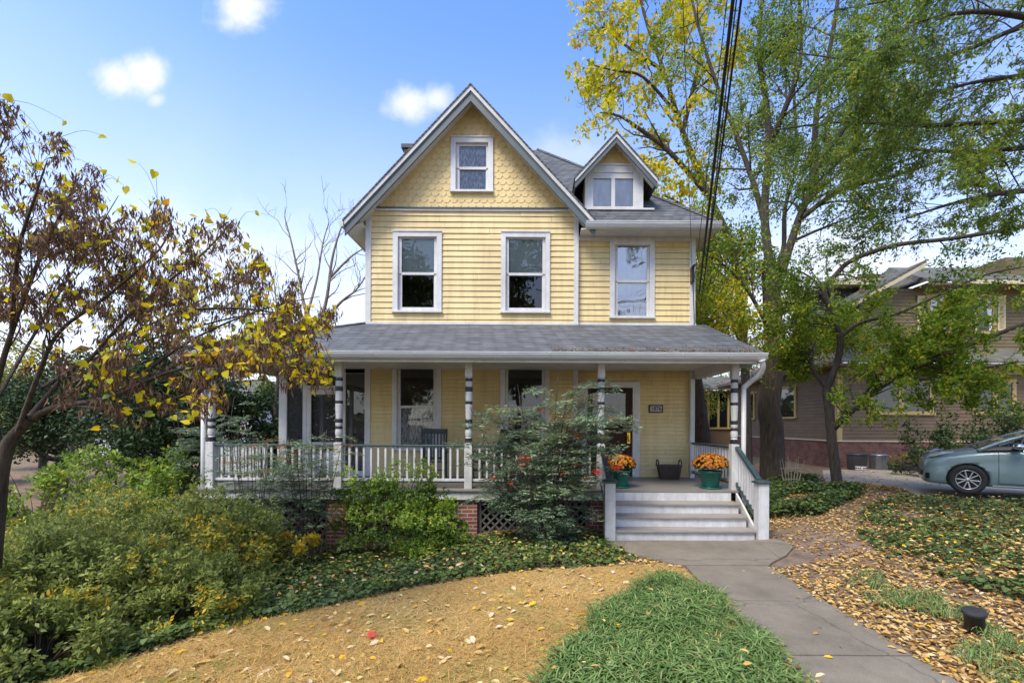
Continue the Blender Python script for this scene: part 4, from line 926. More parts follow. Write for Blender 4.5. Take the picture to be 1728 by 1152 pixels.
            for k in range(5):
                for o in (-11, 11):
                    a, b_ = R(72*k + o*.35), R(72*k + o*1.45)
                    MB().bar((.03*math.cos(a), .03*math.sin(a), .066), (.194*math.cos(b_), .194*math.sin(b_), .07), .024, .022).build('spoke', M['alloy'], w, bevel=.004)
            MB().lathe([(.192, .066), (.207, .068), (.208, .09), (.200, .092), (.192, .086), (.192, .066)], (0, 0, 0), 36, caps=False).build('rim_edge', M['alloy'], w, smooth=True)
            MB().lathe([(.038, .06), (.036, .084), (.02, .088), (.001, .088)], (0, 0, 0), 16).build('hub_cap', M['alloy'], w, smooth=True)
    MB().prism([(.118, -.5, .34), (.118, .5, .34), (.125, .55, .46), (.125, -.55, .46)], (-.012, 0, 0)).build('grille', M['trim'], c, bevel=.004)
    MB().prism([(4.43, -.26, .55), (4.43, .26, .55), (4.43, .26, .67), (4.43, -.26, .67)], (.01, 0, 0)).build('number_plate', M['label_white'], c)
    return c
cr = car(); YC = 9.85; cx, phi, pitch = X(1634, YC), R(-36), R(0)
cz = ZC - (809 - HY - (1613 - VPX) * ROLL) * YC / FPX
hub = Vector((.86, -.875, .315)); Rm = Matrix.Rotation(phi, 4, 'Z') @ Matrix.Rotation(pitch, 4, 'Y')
cr.matrix_world = Matrix.Translation(Vector((cx, YC, cz)) - Rm @ hub) @ Rm
# ================================================================== the brown house next door
M['brown'] = pmat('mauve_brown_paint', (.172, .112, .062), (.128, .084, .047), 3, .65, .06, 30, stretch=(.4, 1, 2)); M['ochre'] = pmat('ochre_trim_paint', (.46, .34, .13), (.38, .28, .105), 5, .6)
M['brick2'] = brickmat('dark_red_brick', ((.19, .065, .045), (.12, .042, .03)), (.16, .12, .10), .22, .075, .01, .9, .6); M['roof2'] = brickmat('grey_moss_shingle', ((.15, .14, .11), (.09, .09, .075)), (.04, .04, .035), .3, .10, .01, .9, .5)
M['pink_roof'] = brickmat('faded_red_shingle', ((.34, .23, .20), (.25, .165, .145)), (.12, .08, .07), .3, .10, .01, .9, .5); M['grey_side'] = pmat('dark_slate_siding', (.075, .078, .085), (.05, .052, .058), 5, .8); M['cream'] = pmat('cream_paint', (.58, .50, .33), (.50, .43, .28), 5, .6)
M['tan_upper'] = pmat('olive_tan_paint', (.17, .125, .06), (.13, .095, .045), 3, .65, stretch=(.4, 1, 2))
nb = empty('brown_house'); tag(nb, 'brown clapboard house with ochre trim and brick base behind the car', 'house')
NX, NF, NB = 11.25, 17.0, 26.0           # near corner: left side wall plane, front plane, back
def clap(mb, p, q, z0, z1, out, ex=.13):
    z = z0; p, q, out = Vector(p), Vector(q), Vector(out)
    while z < z1 - .01:
        b = min(z + ex, z1); u = Vector((0, 0, 1))
        mb.poly(p + out*.022 + u*z, q + out*.022 + u*z, q + out*.003 + u*b, p + out*.003 + u*b); mb.poly(p + u*z, q + u*z, q + out*.022 + u*z, p + out*.022 + u*z); z = b
BZ, E1 = 1.42, 4.25

m1 = MB(); clap(m1, (NX, NB, 0), (NX, NF, 0), BZ, E1, (-1, 0, 0)); m1.build('side_wall', M['brown'], nb)
m1 = MB(); clap(m1, (NX, NF, 0), (30, NF, 0), BZ, E1, (0, -1, 0)); m1.build('front_wall', M['brown'], nb)
box('brick_base', M['brick2'], nb, NX - .03, 30, NF - .03, NB, -.3, BZ - .03); box('water_table', M['cream'], nb, NX - .06, 30, NF - .06, NB, BZ - .03, BZ + .02)
box('corner_board', M['ochre'], nb, NX - .03, NX + .16, NF - .035, NF + .1, BZ + .021, E1)
def nwin(x0, x1, z0, z1, y=None, x=None, mid=0, cur=False, y0=0, y1=0):
    if x is None:
        w = MB(); t = .15
        w.box(x0, x0 + t, y - .07, y - .01, z0, z1); w.box(x1 - t, x1, y - .07, y - .01, z0, z1); w.box(x0 + t, x1 - t, y - .069, y - .01, z1 - t, z1); w.box(x0 - .05, x1 + .05, y - .10, y - .0705, z0 - .06, z0 + .03); w.box(x0 + t, x1 - t, y - .068, y - .012, z0 + .03, z0 + .07)
        for k in range(mid): c = x0 + (x1 - x0) * (k + 1) / (mid + 1); w.box(c - .09, c + .09, y - .07, y - .01, z0, z1 - t)
        o = w.build('window', M['ochre'], nb); box('pane', M['car_glass'], o, x0 + t, x1 - t, y - .045, y - .03, z0 + .05, z1 - t)
        if cur:
            for s in (0, 1):
                a = x0 + t + .02 if s == 0 else x1 - t - .02; b = a + (.28 if s == 0 else -.28); c2 = a + (.10 if s == 0 else -.10)
                MB().prism([(a, y - .052, z1 - t), (b, y - .052, z1 - t), (c2 + (b - a)*.25, y - .052, (z0 + z1)/2), (c2, y - .052, z0 + .1), (a, y - .052, z0 + .1)], (0, .004, 0)).build('curtain', M['sheer'], o)
    else:
        w = MB(); t = .13
        w.box(x - .07, x - .01, y0, y0 + t, z0, z1); w.box(x - .07, x - .01, y1 - t, y1, z0, z1); w.box(x - .069, x - .01, y0 + t, y1 - t, z1 - t, z1); w.box(x - .10, x - .01, y0 - .04, y1 + .04, z0 - .06, z0 + .02)
        o = w.build('window', M['ochre'], nb); box('pane', M['car_glass'], o, x - .045, x - .03, y0 + t, y1 - t, z0 + .02, z1 - t)
sx = lambda px: X(px, NF)
nwin(sx(1464), sx(1573), Z(697, NF, 1500), 3.75, y=NF, mid=1)
nwin(sx(1640), sx(1712), Z(697, NF, 1680), 3.75, y=NF, mid=1)
# side window: pixel columns 1310-1345 on the receding wall
ya, yb_ = NX * FPX / (1345 - VPX), NX * FPX / (1308 - VPX)
nwin(0, 0, 2.35, 3.75, x=NX, y0=ya, y1=yb_)
ya2, yb2 = NX * FPX / (1275 - VPX), NX * FPX / (1262 - VPX); nwin(0, 0, 2.35, 3.75, x=NX, y0=ya2, y1=yb2)
# first floor roof: a pent slope around, upper storey set in
MB().prism([(NX - .7, NF - .7, E1), (NX - .7, NB + .7, E1), (NX + 1.4, NB + .7, E1 + .95), (NX + 1.4, NF + 1.2, E1 + .95)], (0, 0, .07)).build('pent_roof', M['pink_roof'], nb)
MB().prism([(NX - .7, NF - .7, E1), (NX + 1.4, NF + 1.2, E1 + .95), (30, NF + 1.2, E1 + .95), (30, NF - .7, E1)], (0, 0, .07)).build('pent_roof', M['roof2'], nb)
box('eave_soffit', M['brown'], nb, NX - .66, 30, NF - .66, NB + .6, E1 - .09, E1 - .01); box('frieze_board', M['ochre'], nb, NX - .05, 30, NF - .05, NF - .02, E1 - .32, E1 - .1)
# upper storey
UF = 17.6; ux = lambda px: X(px, UF); uz = lambda py: Z(py, UF, 1600)
U0, UE = ux(1418), uz(487)
m1 = MB(); clap(m1, (NX + 1.2, UF, 0), (30, UF, 0), E1 + .3, UE, (0, -1, 0)); m1.build('upper_front_wall', M['tan_upper'], nb)
m1 = MB(); clap(m1, (NX + 1.2, NB - 1, 0), (NX + 1.2, UF, 0), E1 + .3, UE - .9, (-1, 0, 0)); m1.build('upper_side_wall', M['tan_upper'], nb)
MB().poly((NX + 1.2, UF + .01, UE - 1.0), (NX + 4.6, UF + .01, UE - 1.0), (NX + 4.6, UF + .01, UE + .55), (NX + 1.2, UF + .01, UE - .95)).build('gable_wall', M['tan_upper'], nb)
# long slope rising from the left eave to the right
a, b, c_, d = Vector((ux(1405), UF - .6, uz(528))), Vector((ux(1540), UF - .6, uz(452))), Vector((ux(1540), 24.5, uz(452))), Vector((ux(1405), 24.5, uz(528)))
MB().prism([a, b, c_, d], (0, 0, .10)).build('roof_slope', M['roof2'], nb)
MB().prism([a - Vector((0, .02, .14)), b - Vector((0, .02, .14)), b - Vector((0, .02, 0)), a - Vector((0, .02, 0))], (0, .03, 0)).build('rake_board', M['cream'], nb)
MB().prism([(ux(1535), UF - .7, UE + .05), (30, UF - .7, UE + .05), (30, 21.8, uz(392)), (ux(1640), 21.8, uz(392))], (0, 0, .10)).build('roof_slope', M['roof2'], nb)
MB().prism([(ux(1535), UF - .7, UE + .05), (ux(1640), 21.8, uz(392)), (ux(1640), 26, UE + .05), (ux(1535), 26, UE + .05)], (0, 0, .10)).build('roof_slope', M['roof2'], nb)
box('gutter', M['cream'], nb, ux(1600), 30, UF - .80, UF - .72, UE - .05, UE + .09); box('eave_soffit', M['brown'], nb, ux(1540), 30, UF - .69, UF, UE - .06, UE + .02)
for p0, p1 in ((1560, 1602), (1634, 1678)): nwin(ux(p0), ux(p1), uz(562), uz(497), y=UF, cur=True)
def shutter(p0, p1):
    o = box('shutter', M['cream'], nb, ux(p0), ux(p1), UF - .075, UF - .03, uz(558), uz(500))
    s = MB(); n = 14
    for k in range(n): z = uz(554) + (uz(504) - uz(554)) * k / n; s.box(ux(p0) + .07, ux(p1) - .07, UF - .085, UF - .074, z, z + .05)
    s.build('louvres', M['ochre'], o)
for p0, p1 in ((1545, 1558), (1605, 1618), (1619, 1632), (1680, 1693)): shutter(p0, p1)
# flat roofed dormer, second dormer, chimney
DYn = 20.0; qx = lambda px: X(px, DYn); qz = lambda py: Z(py, DYn, 1440)
dn = empty('flat_dormer'); dn.parent = nb
m1 = MB(); clap(m1, (qx(1405), DYn, 0), (qx(1500), DYn, 0), qz(560), qz(487), (0, -1, 0), .16); clap(m1, (qx(1405), DYn + 3, 0), (qx(1405), DYn, 0), qz(560), qz(487), (-1, 0, 0), .16); m1.build('wall', M['grey_side'], dn)
box('flat_roof', M['cream'], dn, qx(1385), qx(1510), DYn - .6, DYn + 3.4, qz(487), qz(477)); box('corner_board', M['cream'], dn, qx(1401), qx(1405), DYn - .04, DYn, qz(560), qz(487))
chn = box('chimney', M['brick2'], nb, X(1455, 22), X(1485, 22), 22, 22.8, 6, Z(468, 22, 1470)); box('chimney_cap', M['brick2'], chn, X(1452, 22), X(1488, 22), 21.93, 22.87, Z(468, 22, 1470), Z(463, 22, 1470))
m1 = MB().box(X(1700, 18.5), 30, 18.6, 21, UE + .2, UE + 1.6); m1.build('roof_dormer', M['tan_upper'], nb)

# ================================================================== houses glimpsed farther off
M['render'] = pmat('pale_render', (.55, .56, .58), (.45, .46, .48), 3, .8); M['cream_house'] = pmat('cream_house_paint', (.55, .47, .32), (.46, .39, .27), 3, .7)
def small_house(x, y, w, d, h, rh, m, label):
    o = empty('distant_house', (x, y, gz(x, y))); tag(o, label, 'house')
    MB().box(-w/2, w/2, -d/2, d/2, -.3, h).build('wall', m, o)
    MB().prism([(-w/2 - .3, -d/2 - .35, h - .1), (w/2 + .3, -d/2 - .35, h - .1), (w/2 + .3, 0, h + rh), (-w/2 - .3, 0, h + rh)], (0, 0, .12)).build('roof', M['roof2'], o)
    MB().prism([(-w/2 - .3, d/2 + .35, h - .1), (w/2 + .3, d/2 + .35, h - .1), (w/2 + .3, 0, h + rh), (-w/2 - .3, 0, h + rh)], (0, 0, .12)).build('roof', M['roof2'], o)
    for s in (-1, 1): MB().poly((s*w/2, -d/2, h - .05), (s*w/2, d/2, h - .05), (s*w/2, 0, h + rh - .05)).build('gable', m, o)
    for k in range(4):
        c = -w/2 + w*(k + .5)/4
        f = box('window', M['cream'], o, c - .5, c + .5, -d/2 - .05, -d/2 - .005, .9, 2.4); box('pane', M['car_glass'], f, c - .4, c + .4, -d/2 - .06, -d/2 - .051, 1.0, 2.3)
small_house(-27, 38, 12, 8, 3.2, 2.6, M['render'], 'pale grey house far off between the dark evergreens and the redbud')
# sunroom behind, seen through the right end of the porch
sr = empty('sunroom', (X(1215, 30), 30, gz(12, 30))); tag(sr, 'small sunroom with tall cream framed windows seen through the end of the porch', 'outbuilding')
MB().box(-1.5, 1.9, 0, 4, -.2, 1.35).build('lower_wall', M['brown'], sr)
MB().prism([(-1.9, -.4, 3.9), (2.3, -.4, 3.9), (2.3, 2, 4.9), (-1.9, 2, 4.9)], (0, 0, .12)).build('roof', M['roof2'], sr); MB().box(-1.5, 1.9, .03, 4, 1.351, 3.9).build('glazing', M['car_glass'], sr)
for k in range(6): MB().box(-1.5 + k*.66, -1.38 + k*.66, -.06, .02, 1.35, 3.9).build('mullion', M['ochre'], sr)
for z in (1.36, 3.72): MB().box(-1.55, 1.95, -.075, -.061, z, z + .12).build('rail', M['ochre'], sr)
# ================================================================== ground plants and leaves
def scatter(poly, n, pw=1.6, y0=1.0):
    """random ground points in a plan outline, thicker towards the viewer"""
    xs, ys = [p[0] for p in poly], [p[1] for p in poly]; out = []; got = 0
    while got < n:
        x = rng.uniform(min(xs), max(xs), 4*n); y = rng.uniform(min(ys), max(ys), 4*n)
        k = inside(poly, x, y) & (rng.random(4*n) < (max(min(ys), y0) / np.maximum(y, y0)) ** pw)
        p = np.stack([x[k], y[k]], 1)
        if not len(p): continue
        out.append(p); got += len(p)
    p = np.concatenate(out)[:n]; return np.column_stack([p, ground_z(p[:, 0], p[:, 1])])
def flat(n, tilt=.35):
    a = rng.uniform(0, 2*math.pi, n); ax = np.column_stack([np.cos(a), np.sin(a), rng.normal(0, tilt*.6, n)])
    nr = np.column_stack([rng.normal(0, tilt, n), rng.normal(0, tilt, n), np.ones(n)]); return ax, nr
def blob(p, f=.9, ph=0.0):
    """smooth patchiness 0..1 over the plan"""
    x, y = p[:, 0] * f + ph, p[:, 1] * f
    return .5 + .25*np.sin(2.1*x + 1.3*np.sin(1.7*y + ph)) + .25*np.sin(1.9*y - 1.1*np.sin(1.3*x + 2*ph))
LAWN = [(-5.2, 1.2), (-4.35, 3.4), (-3.88, 4.25), (-3.28, 5.2), (-1.6, 5.9), (.78, 6.25), (1.75, 6.45), (2.02, 6.2), (2.02, 1.2)]
M['thatch'] = pmat('dry_thatch', (.43, .265, .085), (.31, .19, .06), 2.5, .95, .6, 60, detail=9)
sheet('lawn', LAWN, .008, M['thatch'], 'dry tan front lawn', 'lawn', .25)
M['dry_grass'] = leafmat('dry_grass_blade', [(0, (.24, .14, .045)), (.35, (.47, .285, .085)), (.75, (.63, .43, .15)), (.92, (.68, .55, .29)), (1, (.22, .26, .06))], .2, .8, .1)
p = scatter(LAWN, 120000, 1.7, 2.6); n = len(p); ax, nr = flat(n, .6); ax[:, 2] = np.abs(ax[:, 2]) * (.4 + 1.2*blob(p, 2.6, 3)) + .10; p[:, 2] += rng.uniform(.006, .02, n)
tone = np.clip(rng.normal(.52, .15, n) + (blob(p, 1.4) - .5) * .4, 0, .93); g = rng.random(n) < .10 + .28 * (blob(p, 2.2, 1) > .66); tone[g] = 1
tag(leaves('dry_grass', TRI, p, ax, nr, rng.uniform(.04, .12, n), .055, tone, M['dry_grass']), 'short dry tan grass of the front lawn', 'grass', kind='stuff')
# strap leaved clump grass beside the walk
ARCH = (np.array([(0,-.5,0),(0,.5,0),(.22,.48,.36),(.22,-.48,.36),(.52,.42,.56),(.52,-.42,.56),(.8,.3,.52),(.8,-.3,.52),(1,0,.36)]), [(0,1,2,3),(3,2,4,5),(5,4,6,7),(7,6,8)])
CLUMP = [(-.5, 1.6), (-.12, 3.0), (.25, 3.85), (.62, 4.6), (1.02, 5.2), (1.45, 5.7), (1.85, 5.8), (2.0, 5.2), (2.0, 1.6)]
M['strap'] = leafmat('strap_leaf', [(0, (.07, .125, .035)), (.5, (.165, .265, .07)), (.88, (.32, .42, .15)), (1, (.40, .34, .14))], .35, .4)
t = scatter(CLUMP, 2600, 1.0, 1.6); k = 11; p = np.repeat(t, k, 0) + np.column_stack([rng.normal(0, .03, (len(t)*k, 2)), np.zeros(len(t)*k)]); n = len(p)
a = rng.uniform(0, 2*math.pi, n); ax = np.column_stack([np.cos(a), np.sin(a), np.zeros(n)]); nr = np.tile([0, 0, 1.], (n, 1)) + rng.normal(0, .12, (n, 3))
tone = np.clip(np.repeat(rng.uniform(.2, .75, len(t)), k) + rng.normal(0, .15, n), 0, .95); tone[rng.random(n) < .03] = 1
edge = .75 + .35 * blob(p, 3)
tag(leaves('clump_grass', ARCH, p, ax, nr, rng.uniform(.13, .24, n) * edge, .062, tone, M['strap'], curl=1.0), 'dense green strap leaved clump grass left of the concrete walk', 'ground cover', kind='stuff')
strip = [(3.30, 2.2), (3.55, 4.0), (3.75, 5.3), (3.95, 5.9), (4.5, 5.7), (4.45, 4.6), (4.05, 3.6), (4.0, 2.2)]
t = scatter(strip, 260, 1.0, 2); t = t[blob(t, 2.2, .7) > .42]; p = np.repeat(t, 12, 0) + np.column_stack([rng.normal(0, .03, (len(t)*12, 2)), np.zeros(len(t)*12)]); n = len(p); a = rng.uniform(0, 2*math.pi, n)
tag(leaves('grass_tufts', ARCH, p, np.column_stack([np.cos(a), np.sin(a), np.zeros(n)]), np.tile([0, 0, 1.], (n, 1)) + rng.normal(0, .15, (n, 3)), rng.uniform(.08, .17, n), .05, np.clip(rng.normal(.5, .25, n), 0, 1), M['strap'], curl=1.3), 'thin green grass tufts among the fallen leaves right of the walk', 'grass', kind='stuff')
# ivy and low evergreen ground cover
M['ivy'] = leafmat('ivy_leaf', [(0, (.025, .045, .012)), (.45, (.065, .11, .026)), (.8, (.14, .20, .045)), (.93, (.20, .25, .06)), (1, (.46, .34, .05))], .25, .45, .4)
IVYSHAPE = (np.array([(0,0,0),(.1,-.5,.05),(.45,-.42,.03),(1,0,-.08),(.45,.42,.03),(.1,.5,.05)]), [(0,1,2,3),(3,4,5,0)])
def ivy(name, poly, n, h, size, label, pw=1.3, keep=None, bright=0.0):
    p = scatter(poly, n, pw, 3.0); bl = blob(p, 1.5, n*.001); b2 = blob(p, 4.0, .5)
    if keep: q = bl + rng.normal(0, .08, len(p)) > keep; p, bl, b2 = p[q], bl[q], b2[q]
    m = len(p); up = rng.random(m) ** .7; p[:, 2] += up * h * (.35 + .65 * bl) * (.6 + .5*b2)
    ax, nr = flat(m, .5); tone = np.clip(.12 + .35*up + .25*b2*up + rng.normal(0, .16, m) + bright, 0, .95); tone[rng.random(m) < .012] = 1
    return tag(leaves(name, IVYSHAPE, p, ax, nr, rng.uniform(.6, 1.25, m) * size, .85, tone, M['ivy']), label, 'ground cover', kind='stuff')
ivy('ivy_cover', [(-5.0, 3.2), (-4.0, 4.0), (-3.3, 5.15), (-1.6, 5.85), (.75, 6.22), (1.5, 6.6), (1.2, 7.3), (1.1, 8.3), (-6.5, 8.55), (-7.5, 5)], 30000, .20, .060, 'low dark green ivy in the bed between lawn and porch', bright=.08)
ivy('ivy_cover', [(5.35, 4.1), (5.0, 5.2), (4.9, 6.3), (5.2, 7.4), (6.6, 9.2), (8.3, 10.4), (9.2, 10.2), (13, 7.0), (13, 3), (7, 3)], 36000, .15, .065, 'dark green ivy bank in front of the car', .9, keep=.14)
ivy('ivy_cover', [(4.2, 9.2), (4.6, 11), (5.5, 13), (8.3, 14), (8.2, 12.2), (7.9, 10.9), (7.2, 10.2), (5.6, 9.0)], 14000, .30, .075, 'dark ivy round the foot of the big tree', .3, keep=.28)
# fallen leaves
M['fallen'] = leafmat('fallen_leaf', [(0, (.12, .06, .025)), (.3, (.32, .175, .055)), (.6, (.52, .32, .10)), (.85, (.64, .46, .18)), (.93, (.62, .52, .36)), (1, (.72, .44, .02))], .12, .75, .2)
def litter(poly, n, pw, size, tones, h=.03, y0=2.5):
    p = scatter(poly, n, pw, y0); m = len(p); ax, nr = flat(m, .32); p[:, 2] += rng.uniform(.008, h, m)
    return p, ax, nr, rng.uniform(.6, 1.3, m) * size, np.clip(rng.choice(tones, m) + rng.normal(0, .06, m), 0, 1)
LIT = [(3.22, 1.2), (3.22, 6.1), (3.5, 6.3), (4.2, 6.5), (4.9, 6.8), (5.3, 7.4), (4.9, 8.4), (4.0, 8.0), (4.1, 9.4), (5.4, 12.5), (9.0, 13.5), (8.2, 12.0), (9.1, 11.5), (8.6, 10.2), (12, 7.5), (14, 4), (9, 1.2)]
sets = [litter(LIT, 60000, 1.4, .062, [.2, .35, .5, .6, .7, .8, .88], .05), litter([(.7, 6.3), (1.9, 6.35), (1.5, 6.8), (1.15, 7.4), (.4, 7.6), (-.4, 6.7)], 700, .2, .07, [.3, .5, .6, .75, .98]),
        litter(LAWN, 1300, 1.0, .088, [.45, .75, .9, .93, .93, .93, .6], .03), litter(LAWN, 330, .9, .09, [1.0, 1.0, .97], .035), litter(LIT, 260, 1.6, .10, [1.0, .97, 1.0, .9], .07),
        litter([(2.05, 1.5), (3.2, 1.5), (3.2, 6.2), (2.05, 6.2)], 26, .5, .06, [.6, .85, 1.0, .3], .045), litter([(1.98, 1.5), (2.14, 1.5), (2.14, 5.6), (2.02, 5.6)], 330, 1, .06, [.3, .5, .6, .75], .045), litter([(3.1, 1.5), (3.24, 1.5), (3.24, 6.2), (3.12, 6.2)], 420, 1, .06, [.3, .5, .6, .75], .045),
        litter(CLUMP, 70, .6, .085, [.6, .85, 1.0, .45], .2), litter([(4.0, 6.2), (5.3, 7), (5.3, 7.6), (4.9, 8.2), (4.0, 7.9)], 500, .2, .06, [.3, .5, .6], .03), litter([(-7, 5.5), (-1, 6), (1, 6.4), (1, 8), (-7, 8)], 750, .4, .07, [.5, .75, .93, 1.0, .3], .2),
        litter([(8, 12.3), (26, 9), (26, 16), (10, 16.2)], 900, .0, .09, [.3, .5, .6, .75], .03, 5), litter([(5.35, 4.1), (5.0, 5.2), (4.9, 6.3), (5.2, 7.4), (6.6, 9.2), (8.3, 10.4), (9.2, 10.2), (13, 7), (13, 3), (7, 3)], 2600, .9, .065, [.45, .6, .75, .85, 1.0], .17), litter([(8.2, 12), (9, 11), (9.2, 11.5), (8.6, 13)], 500, 0, .09, [.5, .6, .85], .04)]
xr = rng.uniform(.2, 4.0, 420); rp = np.column_stack([xr, 8.22 + rng.exponential(.08, 420), np.zeros(420)]); rp[:, 2] = 3.30 + (rp[:, 1] - 8.2) * .42; ra, rn = flat(420, .2)
sets.append((rp, ra, rn, rng.uniform(.025, .06, 420), rng.choice([.3, .5, .6, .85], 420)))
tag(leaves('fallen_leaves', OVAL, *[np.concatenate([s[i] for s in sets]) for i in range(3)], np.concatenate([s[3] for s in sets]), .48, np.concatenate([s[4] for s in sets]), M['fallen'], curl=1.6), 'fallen tan and yellow leaves over the ground right of the walk', 'fallen leaves', kind='stuff')
red = W(620, 1063, 4.4); zr = gz(red.x, 4.4)
M['red_leaf'] = pmat('red_leaf', (.50, .05, .03), (.40, .03, .02)); o = leaves('maple_leaf', HEART, [(red.x, 4.4, zr + .04)], [(1, .3, .1)], [(0, -.3, 1)], .10, .95, 0, M['red_leaf']); tag(o, 'single red leaf lying on the dry lawn', 'leaf')

# ================================================================== shrubs
M['stem'] = pmat('shrub_stem', (.11, .075, .05), (.06, .04, .028), 9, .9)
def shrub(name, loc, rx, ry, h, n, L, wid, m, label, tone, per=7, tpl=DIAM, lump=.22, cat='shrub', low=-.15, group=None, skirt=.0, seed=0, floor=.03):
    o = empty(name, loc); tag(o, label, cat, group); sc = np.array([rx, ry, h])
    ph = seed * 1.7; npad = max(8, n // 26); pd = rdir(npad, .25); pd = pd[pd[:, 2] > low]     # leaf pads with gaps between them
    lob = 1 + lump * (np.sin(5*pd[:, 0] + ph) * np.sin(4.6*pd[:, 1] + ph*2) + .6*np.sin(6.5*pd[:, 0] + 5*pd[:, 2] + ph) * np.sin(7*pd[:, 1] + ph)) + rng.normal(0, .07, len(pd))
    ix = rng.integers(0, len(pd), n); off = rng.normal(size=(n, 3)) * .115; d = unit(pd[ix] + off); q2 = (off**2).sum(1)
    rad = lob[ix] * (1.0 - 3.2*np.minimum(q2, .08)) * (1 - .34 * rng.random(n) ** 2.6)
    c = d * rad[:, None] * sc; c[:, 2] = np.maximum(c[:, 2], floor + rng.random(n) * .15)
    k = per; p = np.repeat(c, k, 0); out = np.repeat(unit(d / sc * sc.mean()) * .8 + np.array([0, 0, .45]), k, 0); m_ = len(p)
    ax = unit(out * .55 + rng.normal(size=(m_, 3)) * .75); nr = out + rng.normal(size=(m_, 3)) * .35
    leaves('foliage', tpl, p + ax * L * .15 + rng.normal(size=(m_, 3)) * L * .25, ax, nr, rng.uniform(.65, 1.25, m_) * L, wid, np.clip(np.repeat(tone(c, d), k) + rng.normal(0, .10, m_), 0, 1), m, o)
    segs = []; pick = rng.choice(len(c), min(len(c), 90), replace=False)
    for i in pick:
        q = c[i]; b = np.array([q[0]*.12, q[1]*.12, 0]) ; mid = b*.4 + q*.5 + np.array([0, 0, .12*h]); segs.append((smooth_line([b, mid, q], 3), .011, .003))
    tubes('stems', segs, M['stem'], o, 5)
    return o
M['azalea'] = leafmat('azalea_leaf', [(0, (.05, .08, .018)), (.35, (.165, .21, .05)), (.62, (.27, .315, .07)), (.82, (.38, .37, .05)), (1, (.66, .44, .03))], .35, .5)
def az_tone(ph, yel):
    def f(c, d):
        s = .5 + .5*np.sin(2.6*c[:, 0] + ph) * np.sin(2.9*c[:, 1] + 3.3*c[:, 2] + ph*1.3)
        t = .50 + .18*(s - .5) + rng.normal(0, .09, len(c)); y = (s > 1 - yel) & (rng.random(len(c)) < .6); t[y] = rng.uniform(.72, 1.0, y.sum()); return t
    return f
AZ = [(-4.85, 6.7, 1.25, 1.05, 1.50, 2400, .30, 'round green azalea nearest the left end of the porch'),
      (-6.7, 7.2, 1.7, 1.3, 1.40, 2300, .22, 'tall olive azalea behind the mound at the left edge'),
      (-5.35, 5.25, 1.45, 1.0, 1.28, 2900, .42, 'azalea mound with most yellow leaves at lower left'),
      (-4.05, 5.35, .85, .75, .82, 1300, .36, 'low spreading azalea at the edge of the dry lawn'),
      (-7.5, 5.6, 1.3, 1.2, 1.2, 1300, .20, 'grey green azalea cut by the left edge of the picture'),
      (-4.55, 4.15, .75, .6, .70, 1100, .30, 'small yellow green azalea nearest the viewer'),
      (-5.45, 4.0, .8, .5, 1.25, 1500, .25, 'upright azalea hiding the foot of the redbud trunk')]
for i, (x, y, rx, ry, h, n, yel, lab) in enumerate(AZ):
    shrub('azalea_shrub', (x, y, gz(x, y) - .05), rx, ry, h, int(n*1.8), .056, .44, M['azalea'], lab, az_tone(i*2.1, yel), 7, DIAM, .08, group='azaleas in the bed left of the porch', seed=i + 1)
shrub('yellow_shrub', (-3.80, 7.2, gz(-3.80, 7.2) + .34), .48, .3, .26, 300, .06, .45, M['azalea'], 'thin low shrub with clear yellow leaves by the lattice', lambda c, d: rng.uniform(.86, 1.0, len(c)), 7, DIAM, .3, seed=9)
M['privet'] = leafmat('bright_green_leaf', [(0, (.06, .11, .018)), (.4, (.18, .28, .032)), (.75, (.31, .42, .05)), (.95, (.38, .42, .06)), (1, (.6, .45, .05))], .35, .45)
sh = shrub('layered_shrub', (-2.34, 7.75, gz(-2.34, 7.75) + .58), .98, .62, .90, 3100, .042, .55, M['privet'], 'bright green layered shrub against the porch railing', lambda c, d: np.clip(.35 + .3*np.sin(9*c[:, 2]) + rng.normal(0, .12, len(c)), 0, .95), 8, OVAL, .34, low=-.5, seed=4, floor=-.42)
s2 = shrub('layered_shrub', (-1.72, 7.65, gz(-1.72, 7.65) + .0), .68, .45, .80, 1700, .042, .55, M['privet'], 'lower side of bright green growth in front of the middle brick pier', lambda c, d: np.clip(.35 + .3*np.sin(9*c[:, 2]) + rng.normal(0, .12, len(c)), 0, .95), 8, OVAL, .28, seed=5)
for i, (px, Y, rx, h, n, lab) in enumerate(((60, 9.5, 1.5, 1.75, 1000, 'yellow green bush under the redbud trunk'), (200, 11.0, 1.8, 2.0, 1000, 'bright olive bush behind the azaleas'), (310, 10.0, 1.2, 1.5, 700, 'light green bush left of the porch corner'))):
    x = X(px, Y); shrub('garden_bush', (x, Y, gz(x, Y)), rx, rx*.8, h, n, .10, .5, M['privet'], lab, lambda c, d: np.clip(rng.normal(.5, .2, len(c)), 0, .95), 7, DIAM, .25, seed=20 + i)
